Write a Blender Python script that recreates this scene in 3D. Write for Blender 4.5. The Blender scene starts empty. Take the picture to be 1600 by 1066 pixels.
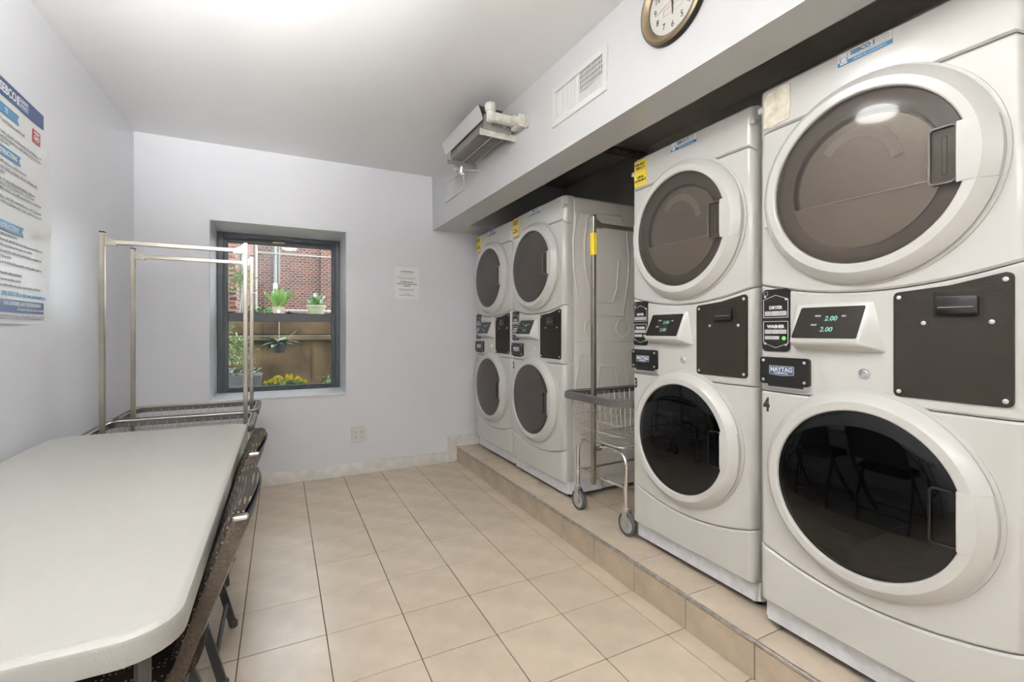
import bpy, bmesh, math, random
from mathutils import Vector, Matrix
random.seed(7)
PI = math.pi
SC = bpy.context.scene
COL = SC.collection

# ------------------------------------------------------------------ camera, world, exposure
YAW = 0.4645
CAM_H = 1.2154
cd = bpy.data.cameras.new('camera')
cd.sensor_width = 36.0
cd.lens = 722.0 / 1600.0 * 36.0
cd.shift_y = -(533.0 - 517.0) / 1600.0
cd.clip_start = 0.02
cam = bpy.data.objects.new('camera', cd)
COL.objects.link(cam)
cam.location = (0, 0, CAM_H)
cam.rotation_euler = (PI / 2, 0, -YAW)
SC.camera = cam

world = bpy.data.worlds.new('sky')
SC.world = world
world.use_nodes = True
bg = world.node_tree.nodes['Background']
bg.inputs[0].default_value = (0.86, 0.93, 1.0, 1)
bg.inputs[1].default_value = 5.6

SC.cycles.max_bounces = 7
SC.cycles.glossy_bounces = 3
SC.view_settings.view_transform = 'Standard'
SC.view_settings.look = 'None'
SC.view_settings.gamma = 1.0
SC.view_settings.use_curve_mapping = False
SC.view_settings.exposure = 0.65
LAMP_AND_FILLS = ((0.12, 1.34, 0.100, 27.0), (-0.30, 0.36, 0.80, 215.0), (-0.35, -1.60, 0.70, 560.0))   # x, y, drop below ceiling, radiance: a globe lamp, then two added fill troughs

# ------------------------------------------------------------------ materials
MATS = {}
def mat(name, col, rough=0.5, metal=0.0, spec=0.5, noise=None, bump=None, coat=0.0, vary=0.0, emit=None):
    m = bpy.data.materials.new(name)
    m.use_nodes = True
    nt = m.node_tree
    b = nt.nodes['Principled BSDF']
    b.inputs['Base Color'].default_value = (*col, 1)
    b.inputs['Roughness'].default_value = rough
    b.inputs['Metallic'].default_value = metal
    b.inputs['Specular IOR Level'].default_value = spec
    b.inputs['Coat Weight'].default_value = coat
    b.inputs['Coat Roughness'].default_value = 0.08
    src = None
    tc = None
    if noise or bump or vary:
        tc = nt.nodes.new('ShaderNodeTexCoord')
    if noise:                                   # (scale, amount, detail)
        n = nt.nodes.new('ShaderNodeTexNoise')
        n.inputs['Scale'].default_value = noise[0]
        n.inputs['Detail'].default_value = noise[2] if len(noise) > 2 else 5
        nt.links.new(tc.outputs['Object'], n.inputs['Vector'])
        mx = nt.nodes.new('ShaderNodeMix'); mx.data_type = 'RGBA'
        a = noise[1]
        lo = noise[3] if len(noise) > 3 else tuple(c * (1 - a) for c in col)
        hi = noise[4] if len(noise) > 4 else tuple(min(1, c * (1 + a)) for c in col)
        mx.inputs['A'].default_value = (*lo, 1)
        mx.inputs['B'].default_value = (*hi, 1)
        rp = nt.nodes.new('ShaderNodeMapRange')
        rp.inputs['From Min'].default_value = 0.3; rp.inputs['From Max'].default_value = 0.7
        nt.links.new(n.outputs['Fac'], rp.inputs['Value'])
        nt.links.new(rp.outputs['Result'], mx.inputs['Factor'])
        src = mx.outputs['Result']
    if vary:
        oi = nt.nodes.new('ShaderNodeObjectInfo')
        mr = nt.nodes.new('ShaderNodeMapRange')
        mr.inputs['To Min'].default_value = 1 - vary; mr.inputs['To Max'].default_value = 1 + vary
        nt.links.new(oi.outputs['Random'], mr.inputs['Value'])
        mm = nt.nodes.new('ShaderNodeMix'); mm.data_type = 'RGBA'; mm.blend_type = 'MULTIPLY'
        mm.inputs['Factor'].default_value = 1.0
        if src: nt.links.new(src, mm.inputs['A'])
        else: mm.inputs['A'].default_value = (*col, 1)
        cr = nt.nodes.new('ShaderNodeCombineColor')
        for i in range(3): nt.links.new(mr.outputs['Result'], cr.inputs[i])
        nt.links.new(cr.outputs[0], mm.inputs['B'])
        src = mm.outputs['Result']
    if src: nt.links.new(src, b.inputs['Base Color'])
    if bump:                                    # (scale, strength)
        n2 = nt.nodes.new('ShaderNodeTexNoise')
        n2.inputs['Scale'].default_value = bump[0]; n2.inputs['Detail'].default_value = 6
        nt.links.new(tc.outputs['Object'], n2.inputs['Vector'])
        bp = nt.nodes.new('ShaderNodeBump')
        bp.inputs['Strength'].default_value = bump[1]; bp.inputs['Distance'].default_value = 0.01
        nt.links.new(n2.outputs['Fac'], bp.inputs['Height'])
        nt.links.new(bp.outputs['Normal'], b.inputs['Normal'])
    if emit:
        b.inputs['Emission Color'].default_value = (*emit[:3], 1)
        b.inputs['Emission Strength'].default_value = emit[3]
    MATS[name] = m
    return m

mat('wall_paint', (0.835, 0.84, 0.88), 0.34, noise=(0.9, 0.03), bump=(7, 0.10))
mat('ceiling_paint', (0.86, 0.86, 0.86), 0.32, noise=(0.7, 0.02), bump=(3, 0.10))
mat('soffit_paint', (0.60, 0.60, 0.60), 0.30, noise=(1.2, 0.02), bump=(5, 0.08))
mat('reveal_paint', (0.86, 0.88, 0.91), 0.30, noise=(9, 0.04), bump=(14, 0.25))
mat('recess_shade_paint', (0.46, 0.43, 0.40), 0.7, noise=(2, 0.12))  # recess walls and ceiling: shade put into the colour, little light reaches them
mat('baseboard_paint', (0.76, 0.73, 0.68), 0.40, noise=(16, 0.09), bump=(30, 0.2))
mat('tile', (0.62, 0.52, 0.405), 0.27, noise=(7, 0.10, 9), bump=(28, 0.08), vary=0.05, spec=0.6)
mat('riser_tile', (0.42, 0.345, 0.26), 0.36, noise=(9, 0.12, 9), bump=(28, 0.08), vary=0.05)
mat('grout', (0.085, 0.068, 0.05), 0.9)
mat('nosing', (0.40, 0.37, 0.33), 0.38, metal=0.7, noise=(40, 0.25))
mat('enamel', (0.56, 0.552, 0.52), 0.20, spec=0.55, coat=0.25)
mat('enamel_side_lightened', (0.80, 0.77, 0.72), 0.33, noise=(3, 0.03))  # same white enamel, colour lightened to stand in for light missing on the sides
mat('enamel_toe', (0.72, 0.73, 0.75), 0.35, noise=(25, 0.10))
mat('door_white', (0.56, 0.552, 0.52), 0.22, spec=0.55)
mat('black_plate', (0.017, 0.014, 0.011), 0.6, spec=0.12, bump=(160, 0.12))
mat('gloss_black', (0.011, 0.010, 0.009), 0.28, spec=0.25)
mat('screen', (0.014, 0.012, 0.010), 0.15, spec=0.15)
mat('slot_black', (0.004, 0.004, 0.004), 0.6)
mat('ink_white', (0.78, 0.77, 0.74), 0.5)
mat('ink_black', (0.015, 0.015, 0.016), 0.5)
mat('ink_grey', (0.36, 0.37, 0.40), 0.6)
mat('key_grey', (0.50, 0.50, 0.49), 0.45)
mat('key_green', (0.16, 0.62, 0.12), 0.4)
mat('badge_blue', (0.030, 0.055, 0.13), 0.35)
mat('silver', (0.66, 0.66, 0.66), 0.30, metal=0.85)
mat('digit_glow', (0.10, 0.30, 0.25), 0.4, emit=(0.25, 0.70, 0.55, 0.22))
mat('sticker_yellow', (0.82, 0.62, 0.04), 0.42)
mat('sticker_blue', (0.012, 0.13, 0.28), 0.4)
mat('sticker_clear', (0.70, 0.67, 0.60), 0.35)
mat('tape_residue', (0.70, 0.65, 0.52), 0.6, noise=(35, 0.22))
mat('pocket_smoke', (0.10, 0.088, 0.078), 0.35, spec=0.3)
mat('drum', (0.30, 0.28, 0.25), 0.32, metal=0.3)
mat('drum_vane', (0.42, 0.40, 0.36), 0.35)
mat('drum_light', (0.34, 0.31, 0.265), 0.3, metal=0.2)
mat('drum_dark', (0.105, 0.090, 0.08), 0.35)
mat('chrome', (0.74, 0.73, 0.71), 0.13, metal=1.0)
mat('nickel', (0.42, 0.39, 0.33), 0.28, metal=1.0, noise=(14, 0.10))
mat('wire', (0.62, 0.60, 0.56), 0.28, metal=0.9)
mat('vinyl_grey', (0.075, 0.070, 0.066), 0.42, spec=0.3)
mat('rubber', (0.050, 0.048, 0.046), 0.6)
mat('wheel_grey', (0.42, 0.42, 0.41), 0.4, metal=0.3)
mat('table_plastic', (0.36, 0.353, 0.325), 0.42, noise=(3, 0.025), bump=(220, 0.10))
mat('leg_metal', (0.055, 0.055, 0.058), 0.42, metal=0.3, spec=0.4)
mat('hammered', (0.060, 0.045, 0.032), 0.36, metal=0.3, spec=0.35, noise=(170, 0.45, 3), bump=(190, 0.5))
mat('chair_back_shell', (0.03, 0.032, 0.04), 0.35, spec=0.3)
mat('frame_dark', (0.055, 0.062, 0.074), 0.38, noise=(20, 0.12))
mat('brass', (0.50, 0.40, 0.22), 0.3, metal=0.9)
mat('paper', (0.92, 0.92, 0.92), 0.55)
mat('poster_paper', (0.80, 0.80, 0.785), 0.35)
mat('poster_navy', (0.022, 0.065, 0.20), 0.35)
mat('poster_blue', (0.055, 0.22, 0.42), 0.35)
mat('poster_red', (0.42, 0.03, 0.035), 0.4)
mat('vent_white', (0.66, 0.655, 0.635), 0.35)
mat('vent_dark', (0.13, 0.115, 0.105), 0.6)
mat('clock_bronze', (0.26, 0.20, 0.125), 0.30, metal=0.75)
mat('clock_face', (0.80, 0.79, 0.74), 0.5)
mat('clock_red', (0.62, 0.30, 0.22), 0.5)
mat('rad_cream', (0.60, 0.575, 0.52), 0.42, noise=(22, 0.18), bump=(40, 0.3))
mat('rad_fin', (0.42, 0.40, 0.38), 0.42, metal=0.5)
mat('rad_shield', (0.58, 0.57, 0.55), 0.28, metal=0.55)
mat('rad_silver', (0.58, 0.58, 0.57), 0.32, metal=0.8, bump=(60, 0.3))
mat('rust_pipe', (0.16, 0.10, 0.06), 0.6, noise=(20, 0.4))
mat('outlet_white', (0.74, 0.735, 0.71), 0.35)
mat('lamp_white', (0.8, 0.8, 0.8), 0.5)
mat('lamp_and_fill_glow', (0.9, 0.9, 0.9), 0.5, emit=(1.0, 0.995, 0.98, 1.0))
mat('concrete', (0.23, 0.175, 0.115), 0.9, spec=0.1, noise=(3.4, 0.45, 12, (0.022, 0.017, 0.010), (0.110, 0.072, 0.037)))
mat('concrete_band', (0.25, 0.20, 0.14), 0.85, noise=(4.3, 0.45, 8, (0.028, 0.022, 0.010), (0.10, 0.064, 0.032)))
mat('crack', (0.03, 0.025, 0.02), 0.9)
mat('soil_ground', (0.16, 0.14, 0.11), 0.9, noise=(4, 0.3))
mat('downspout', (0.187, 0.193, 0.193), 0.5)
mat('pipe_white', (0.26, 0.25, 0.23), 0.5)
mat('fence_wire', (0.22, 0.205, 0.19), 0.5, metal=0.3)
mat('pot_tan', (0.253, 0.204, 0.149), 0.7)
mat('pot_green', (0.220, 0.220, 0.132), 0.6)
mat('pot_dark', (0.017, 0.019, 0.019), 0.6)
mat('pot_grey', (0.105, 0.105, 0.105), 0.7)
mat('leaf_bright', (0.088, 0.198, 0.025), 0.5, vary=0.25)
mat('leaf_mid', (0.055, 0.132, 0.033), 0.5, noise=(30, 0.4))
mat('leaf_light', (0.165, 0.253, 0.088), 0.5, noise=(30, 0.35))
mat('leaf_dark', (0.028, 0.072, 0.030), 0.4, noise=(18, 0.3))
mat('leaf_white', (0.330, 0.363, 0.303), 0.5)
mat('petal_yellow', (0.495, 0.396, 0.011), 0.5)
mat('petal_white', (0.495, 0.495, 0.473), 0.5)
mat('petal_pink', (0.413, 0.055, 0.121), 0.5)

def fabric_mat():                                # dark woven fabric with rows of small gold dots
    m = mat('chair_fabric', (0.016, 0.014, 0.013), 0.85)
    nt = m.node_tree; b = nt.nodes['Principled BSDF']
    tc = nt.nodes.new('ShaderNodeTexCoord')
    v = nt.nodes.new('ShaderNodeTexVoronoi'); v.inputs['Scale'].default_value = 95; v.inputs['Randomness'].default_value = 0.0
    nt.links.new(tc.outputs['Object'], v.inputs['Vector'])
    lt = nt.nodes.new('ShaderNodeMath'); lt.operation = 'LESS_THAN'; lt.inputs[1].default_value = 0.24
    nt.links.new(v.outputs['Distance'], lt.inputs[0])
    mx = nt.nodes.new('ShaderNodeMix'); mx.data_type = 'RGBA'
    mx.inputs['A'].default_value = (0.024, 0.021, 0.019, 1); mx.inputs['B'].default_value = (0.26, 0.20, 0.12, 1)
    nt.links.new(lt.outputs[0], mx.inputs['Factor'])
    nt.links.new(mx.outputs['Result'], b.inputs['Base Color'])
MATS['digit_glow'].cycles.emission_sampling = 'NONE'
fabric_mat()
MATS['chair_fabric'].node_tree.nodes['Principled BSDF'].inputs['Specular IOR Level'].default_value = 0.08

def brick_mat(name, c1, c2, mortar, vertical_axis='X'):
    m = mat(name, c1, 0.85)
    nt = m.node_tree; b = nt.nodes['Principled BSDF']
    tc = nt.nodes.new('ShaderNodeTexCoord')
    sp = nt.nodes.new('ShaderNodeSeparateXYZ'); cb = nt.nodes.new('ShaderNodeCombineXYZ')
    nt.links.new(tc.outputs['Object'], sp.inputs[0])
    nt.links.new(sp.outputs[vertical_axis], cb.inputs['X']); nt.links.new(sp.outputs['Z'], cb.inputs['Y'])
    br = nt.nodes.new('ShaderNodeTexBrick')
    br.inputs['Scale'].default_value = 1.0
    br.inputs['Brick Width'].default_value = 0.16; br.inputs['Row Height'].default_value = 0.058
    br.inputs['Mortar Size'].default_value = 0.007
    br.inputs['Color1'].default_value = (*c1, 1); br.inputs['Color2'].default_value = (*c2, 1); br.inputs['Mortar'].default_value = (*mortar, 1)
    nt.links.new(cb.outputs[0], br.inputs['Vector'])
    n = nt.nodes.new('ShaderNodeTexNoise'); n.inputs['Scale'].default_value = 1.6; n.inputs['Detail'].default_value = 6
    nt.links.new(tc.outputs['Object'], n.inputs['Vector'])
    mm = nt.nodes.new('ShaderNodeMix'); mm.data_type = 'RGBA'; mm.blend_type = 'MULTIPLY'; mm.inputs['Factor'].default_value = 0.55
    nt.links.new(br.outputs['Color'], mm.inputs['A']); nt.links.new(n.outputs['Color'], mm.inputs['B'])
    nt.links.new(br.outputs['Color'], mm.inputs['A'])
    rp = nt.nodes.new('ShaderNodeMapRange'); rp.inputs['From Min'].default_value = 0.3; rp.inputs['From Max'].default_value = 0.65
    rp.inputs['To Min'].default_value = 0.45; rp.inputs['To Max'].default_value = 1.15
    nt.links.new(n.outputs['Fac'], rp.inputs['Value'])
    cc = nt.nodes.new('ShaderNodeCombineColor')
    for i in range(3): nt.links.new(rp.outputs['Result'], cc.inputs[i])
    nt.links.new(cc.outputs[0], mm.inputs['B'])
    nt.links.new(mm.outputs['Result'], b.inputs['Base Color'])
    bp = nt.nodes.new('ShaderNodeBump'); bp.inputs['Strength'].default_value = 0.6; bp.invert = True
    nt.links.new(br.outputs['Fac'], bp.inputs['Height']); nt.links.new(bp.outputs['Normal'], b.inputs['Normal'])
brick_mat('brick_red', (0.150, 0.034, 0.017), (0.042, 0.011, 0.007), (0.20, 0.15, 0.12), 'X')
brick_mat('brick_side', (0.15, 0.040, 0.025), (0.11, 0.030, 0.019), (0.22, 0.185, 0.165), 'Y')

def glass_mat(name, tint, gloss_rough, haze, haze_col, fres=1.5):
    m = bpy.data.materials.new(name); m.use_nodes = True
    nt = m.node_tree; nt.nodes.clear()
    out = nt.nodes.new('ShaderNodeOutputMaterial')
    tr = nt.nodes.new('ShaderNodeBsdfTransparent'); tr.inputs[0].default_value = (*tint, 1)
    di = nt.nodes.new('ShaderNodeBsdfDiffuse'); di.inputs[0].default_value = (*haze_col, 1)
    m1 = nt.nodes.new('ShaderNodeMixShader'); m1.inputs[0].default_value = haze
    nt.links.new(tr.outputs[0], m1.inputs[1]); nt.links.new(di.outputs[0], m1.inputs[2])
    gl = nt.nodes.new('ShaderNodeBsdfGlossy'); gl.inputs['Roughness'].default_value = gloss_rough
    fr = nt.nodes.new('ShaderNodeFresnel'); fr.inputs['IOR'].default_value = fres
    m2 = nt.nodes.new('ShaderNodeMixShader')
    nt.links.new(fr.outputs[0], m2.inputs[0]); nt.links.new(m1.outputs[0], m2.inputs[1]); nt.links.new(gl.outputs[0], m2.inputs[2])
    nt.links.new(m2.outputs[0], out.inputs['Surface'])
    MATS[name] = m
glass_mat('smoke_glass', (0.66, 0.62, 0.58), 0.06, 0.22, (0.16, 0.14, 0.125), 1.32)
glass_mat('black_glass', (0.10, 0.10, 0.10), 0.012, 0.30, (0.004, 0.004, 0.005), 1.52)
glass_mat('brown_glass', (0.20, 0.17, 0.15), 0.10, 0.60, (0.075, 0.062, 0.053), 1.38)
glass_mat('window_glass', (0.96, 0.98, 0.97), 0.0, 0.0, (1, 1, 1), 1.35)
glass_mat('clear_plastic', (0.93, 0.93, 0.92), 0.03, 0.0, (1, 1, 1), 1.45)

# ------------------------------------------------------------------ mesh helpers
class MB:
    def __init__(s): s.v = []; s.f = []
    def add(s, v, f):
        o = len(s.v); s.v += [tuple(p) for p in v]; s.f += [tuple(i + o for i in q) for q in f]; return s
    def box(s, x0, x1, y0, y1, z0, z1, bev=0.0, seg=1):
        if bev <= 0:
            return s.add([(x, y, z) for z in (z0, z1) for y in (y0, y1) for x in (x0, x1)],
                         [(0, 2, 3, 1), (4, 5, 7, 6), (0, 1, 5, 4), (2, 6, 7, 3), (0, 4, 6, 2), (1, 3, 7, 5)])
        bm = bmesh.new()
        bmesh.ops.create_cube(bm, size=1.0)
        for p in bm.verts:
            p.co = Vector(((x0 + x1) / 2 + p.co.x * (x1 - x0), (y0 + y1) / 2 + p.co.y * (y1 - y0), (z0 + z1) / 2 + p.co.z * (z1 - z0)))
        bmesh.ops.bevel(bm, geom=list(bm.edges), offset=bev, segments=seg, affect='EDGES', profile=0.5)
        return s.frombm(bm)
    def frombm(s, bm):
        bm.verts.index_update()
        s.add([v.co[:] for v in bm.verts], [[v.index for v in f.verts] for f in bm.faces]); bm.free(); return s
    def sweep(s, path, prof, closed=False, caps=True, up=None):
        """prof: 2D points swept along path (parallel transport)."""
        P = [Vector(p) for p in path]; n = len(P); k = len(prof)
        T = []
        for i in range(n):
            a = P[(i - 1) % n] if (closed or i > 0) else P[i]
            b = P[(i + 1) % n] if (closed or i < n - 1) else P[i]
            T.append((b - a).normalized())
        if up is None:
            up = Vector((0, 0, 1)) if abs(T[0].z) < 0.9 else Vector((0, 1, 0))
        N = (Vector(up) - T[0] * T[0].dot(Vector(up))).normalized()
        vs = []
        for i in range(n):
            if i:
                N = (N - T[i] * T[i].dot(N)).normalized()
            B = T[i].cross(N)
            sc = 1.0
            if 0 < i < n - 1 or closed:
                a = (P[i] - P[(i - 1) % n]).normalized(); d = max(0.5, a.dot(T[i])); sc = 1 / d
            for (u, w) in prof:
                vs.append(P[i] + N * w * 1.0 + B * u * sc)
        fs = []
        m = n if closed else n - 1
        for i in range(m):
            for j in range(k):
                a = i * k + j; b = i * k + (j + 1) % k; c = ((i + 1) % n) * k + (j + 1) % k; d = ((i + 1) % n) * k + j
                fs.append((a, b, c, d))
        if caps and not closed:
            fs.append(tuple(range(k - 1, -1, -1))); fs.append(tuple((n - 1) * k + j for j in range(k)))
        return s.add(vs, fs)
    def tube(s, path, r, n=8, closed=False):
        return s.sweep(path, [(r * math.cos(2 * PI * i / n), r * math.sin(2 * PI * i / n)) for i in range(n)], closed)
    def lathe(s, prof, c=(0, 0, 0), axis='y', n=48, a0=0.0, a1=None):
        """prof [(radius, offset)], axis 'y' points toward -y, 'z' up, 'x' +x."""
        full = a1 is None; a1 = 2 * PI if full else a1
        m = n if full else n + 1; k = len(prof); vs = []
        for i in range(m):
            a = a0 + (a1 - a0) * i / n; ca, sa = math.cos(a), math.sin(a)
            for r, w in prof:
                if axis == 'y': vs.append((c[0] + r * ca, c[1] - w, c[2] + r * sa))
                elif axis == 'z': vs.append((c[0] + r * ca, c[1] + r * sa, c[2] + w))
                else: vs.append((c[0] + w, c[1] + r * ca, c[2] + r * sa))
        fs = []
        for i in range(n):
            j = (i + 1) % m
            for q in range(k - 1):
                fs.append((i * k + q, j * k + q, j * k + q + 1, i * k + q + 1))
        return s.add(vs, fs)
    def prism(s, poly, y0, y1, plane='xz'):
        k = len(poly)
        if plane == 'xz': vs = [(p[0], y0, p[1]) for p in poly] + [(p[0], y1, p[1]) for p in poly]
        elif plane == 'xy': vs = [(p[0], p[1], y0) for p in poly] + [(p[0], p[1], y1) for p in poly]
        else: vs = [(y0, p[0], p[1]) for p in poly] + [(y1, p[0], p[1]) for p in poly]
        fs = [tuple(range(k)), tuple(range(2 * k - 1, k - 1, -1))]
        fs += [(i, i + k, (i + 1) % k + k, (i + 1) % k) for i in range(k)]
        return s.add(vs, fs)
    def quad(s, *p): return s.add(p, [tuple(range(len(p)))])
    def xf(s, M):
        s.v = [tuple(M @ Vector(p)) for p in s.v]; return s

def rr(x0, x1, z0, z1, r, n=4):
    out = []
    for cx, cz, a in ((x1 - r, z1 - r, 0), (x0 + r, z1 - r, PI / 2), (x0 + r, z0 + r, PI), (x1 - r, z0 + r, 1.5 * PI)):
        for i in range(n + 1):
            t = a + PI / 2 * i / n
            out.append((cx + r * math.cos(t), cz + r * math.sin(t)))
    return out

def circ(cx, cz, r, n=16): return [(cx + r * math.cos(2 * PI * i / n), cz + r * math.sin(2 * PI * i / n)) for i in range(n)]

def obj(name, mb, m, parent=None, loc=None, rotz=None, smooth=True, angle=35):
    if isinstance(mb, MB):
        me = bpy.data.meshes.new(name)
        me.from_pydata(mb.v, [], mb.f); me.validate(); me.update()
        bm = bmesh.new(); bm.from_mesh(me); bmesh.ops.recalc_face_normals(bm, faces=bm.faces); bm.to_mesh(me); bm.free()
        if smooth:
            me.polygons.foreach_set('use_smooth', [True] * len(me.polygons))
            me.set_sharp_from_angle(angle=math.radians(angle))
    else:
        me = mb
    if not me.materials:
        me.materials.append(MATS[m])
    o = bpy.data.objects.new(name, me); COL.objects.link(o)
    if parent: o.parent = parent
    if loc is not None: o.location = loc
    if rotz is not None: o.rotation_euler = (0, 0, rotz)
    return o

def tag(o, label, cat, group=None):
    o['label'] = label; o['category'] = cat
    if group: o['group'] = group
    return o

def thing(name, label, cat, loc=(0, 0, 0), rotz=0.0, group=None):
    o = bpy.data.objects.new(name, None); COL.objects.link(o)
    o.empty_display_size = 0.05
    o.location = loc; o.rotation_euler = (0, 0, rotz)
    return tag(o, label, cat, group)

def struct(o):
    o['kind'] = 'structure'; return o

def copy_tree(o, parent=None):
    c = o.copy(); COL.objects.link(c); c.parent = parent
    for ch in o.children: copy_tree(ch, c)
    return c

def text_mb(txt, size, align='CENTER', bold=0.0, sx=1.0, extrude=0.0003, shear=0.0):
    """text standing in the local xz plane, facing -y; baseline at z=0"""
    cu = bpy.data.curves.new('lettering', 'FONT')
    cu.body = txt; cu.size = size; cu.align_x = align; cu.offset = bold; cu.extrude = extrude; cu.resolution_u = 3; cu.shear = shear
    o = bpy.data.objects.new('lettering', cu); COL.objects.link(o)
    dg = bpy.context.evaluated_depsgraph_get()
    me = bpy.data.meshes.new_from_object(o.evaluated_get(dg))
    mb = MB()
    mb.add([(v.co.x * sx, -v.co.z, v.co.y) for v in me.vertices], [tuple(p.vertices) for p in me.polygons])
    bpy.data.objects.remove(o); bpy.data.curves.remove(cu); bpy.data.meshes.remove(me)
    return mb

def text(name, txt, size, m, parent, x, y, z, align='CENTER', bold=0.0, sx=1.0, shear=0.0):
    mb = text_mb(txt, size, align, bold, sx, shear=shear)
    mb.v = [(p[0] + x, p[1] + y, p[2] + z) for p in mb.v]
    return obj(name, mb, m, parent, smooth=False)

def shift(mb, d):
    mb.v = [(p[0] + d[0], p[1] + d[1], p[2] + d[2]) for p in mb.v]; return mb

# ------------------------------------------------------------------ room shell
YB, YF, ZC = 4.10, -3.80, 2.62
def xl(y): return -0.923 - 0.020 * (YB - y)          # left wall runs slightly out of square
def xs_b(y): return 1.245 + 0.0166 * (YB - y)        # soffit face, lower edge
def xs_t(y): return 1.238 + 0.026 * (YB - y)         # soffit face, upper edge
XR = 2.46
STEP_X, STEP_Z = 1.478, 0.140
OX0, OX1, OZ0, OZ1, WY = -0.478, 0.497, 0.683, 2.050, 4.56   # window opening and depth of its reveal

struct(obj('wall_left', MB().add([(xl(YF), YF, -0.02), (xl(YB), YB, -0.02), (xl(YB), YB, ZC), (xl(YF), YF, ZC),
      (xl(YF) - 0.1, YF, -0.02), (xl(YB) - 0.1, YB, -0.02), (xl(YB) - 0.1, YB, ZC), (xl(YF) - 0.1, YF, ZC)],
      [(0, 1, 2, 3), (7, 6, 5, 4), (0, 4, 5, 1), (3, 2, 6, 7), (0, 3, 7, 4), (1, 5, 6, 2)]), 'wall_paint', smooth=False))
wb = MB()
wb.box(-1.2, OX0, YB, YB + 0.55, -0.02, 2.75).box(OX1, XR + 0.1, YB, YB + 0.55, -0.02, 2.75)
wb.box(OX0, OX1, YB, YB + 0.55, -0.02, OZ0).box(OX0, OX1, YB, YB + 0.55, OZ1, 2.75)
wall_back = struct(obj('wall_back', wb, 'wall_paint', smooth=False))
struct(obj('wall_front', MB().box(-1.2, XR + 0.1, YF - 0.1, YF, -0.02, ZC), 'wall_paint', smooth=False))
struct(obj('wall_right', MB().box(XR, XR + 0.1, YF, YB, -0.02, ZC), 'recess_shade_paint', smooth=False))
struct(obj('ceiling', MB().box(-1.2, XR + 0.1, YF - 0.1, YB, ZC, ZC + 0.1), 'ceiling_paint', smooth=False))
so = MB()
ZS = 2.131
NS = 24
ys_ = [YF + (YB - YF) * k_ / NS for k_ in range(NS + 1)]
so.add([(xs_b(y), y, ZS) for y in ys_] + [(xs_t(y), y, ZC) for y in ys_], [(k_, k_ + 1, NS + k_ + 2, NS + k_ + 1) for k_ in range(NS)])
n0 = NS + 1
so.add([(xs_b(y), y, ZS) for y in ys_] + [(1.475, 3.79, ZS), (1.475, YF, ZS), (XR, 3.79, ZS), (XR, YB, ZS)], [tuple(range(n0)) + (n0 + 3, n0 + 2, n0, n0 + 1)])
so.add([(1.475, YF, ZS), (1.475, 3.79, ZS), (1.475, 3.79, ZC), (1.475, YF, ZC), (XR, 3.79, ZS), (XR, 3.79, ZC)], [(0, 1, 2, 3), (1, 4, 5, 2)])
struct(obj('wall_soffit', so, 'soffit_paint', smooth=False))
struct(obj('ceiling_recess', MB().box(1.48, XR, YF, 3.785, ZC - 0.03, ZC - 0.001), 'recess_shade_paint', smooth=False))
struct(obj('wall_recess', MB().box(1.4755, 1.480, YF, 3.785, ZS + 0.004, ZC - 0.03), 'recess_shade_paint', smooth=False))

# baseboards
def bb_prof(): return [(0, 0), (0.020, 0), (0.020, 0.070), (0.014, 0.082), (0.012, 0.092), (0, 0.097)]
bbk = MB()
for (x0, x1, z) in ((xl(YB), 1.3805, 0.0), (STEP_X - 0.001, 1.74, STEP_Z)):
    pr = bb_prof(); k = len(pr)
    bbk.add([(x0, YB - a, z + b) for a, b in pr] + [(x1, YB - a, z + b) for a, b in pr],
            [(i, (i + 1) % k, (i + 1) % k + k, i + k) for i in range(k)] + [tuple(range(k)), tuple(range(2 * k - 1, k - 1, -1))])
bbk.box(1.380, STEP_X - 0.001, YB - 0.020, YB, 0.0, STEP_Z + 0.095, 0.004)
struct(obj('baseboard_back', bbk, 'baseboard_paint'))
bl = MB(); pr = bb_prof(); k = len(pr)
bl.add([(xl(YF) + a, YF, b) for a, b in pr] + [(xl(YB - 0.02) + a, YB - 0.02, b) for a, b in pr],
       [(i, (i + 1) % k, (i + 1) % k + k, i + k) for i in range(k)] + [tuple(range(k)), tuple(range(2 * k - 1, k - 1, -1))])
struct(obj('baseboard_left', bl, 'baseboard_paint'))

# floor with its tiles
floor = struct(obj('floor', MB().box(-1.15, STEP_X, YF, YB, -0.06, -0.0035), 'grout', smooth=False))
T = 0.305; TX0 = -0.1403; TY0 = 1.984; GAP = 0.0038
def tile_mesh(w, d, h=0.010, b=0.0012):
    return MB().box(0, w, 0, d, -h, 0, b)
full = None
for ci in range(-3, 6):
    xa, xb = TX0 + ci * T, TX0 + (ci + 1) * T
    for ri in range(-19, 8):
        ya, yb = TY0 + ri * T, TY0 + (ri + 1) * T
        x0, x1 = max(xa, xl((ya + yb) / 2) + 0.005), min(xb, STEP_X)
        y0, y1 = max(ya, YF), min(yb, YB)
        if x1 - x0 < 0.03 or y1 - y0 < 0.03: continue
        isfull = x1 - x0 > T - 1e-4 and y1 - y0 > T - 1e-4
        p = (x0 + GAP / 2, y0 + GAP / 2, random.uniform(-0.0004, 0.0004))
        if isfull and full:
            o = obj('floor_tile', full, 'tile', floor, loc=p)
        else:
            o = obj('floor_tile', tile_mesh(x1 - x0 - GAP, y1 - y0 - GAP), 'tile', floor, loc=p)
            if isfull: full = o.data

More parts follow.
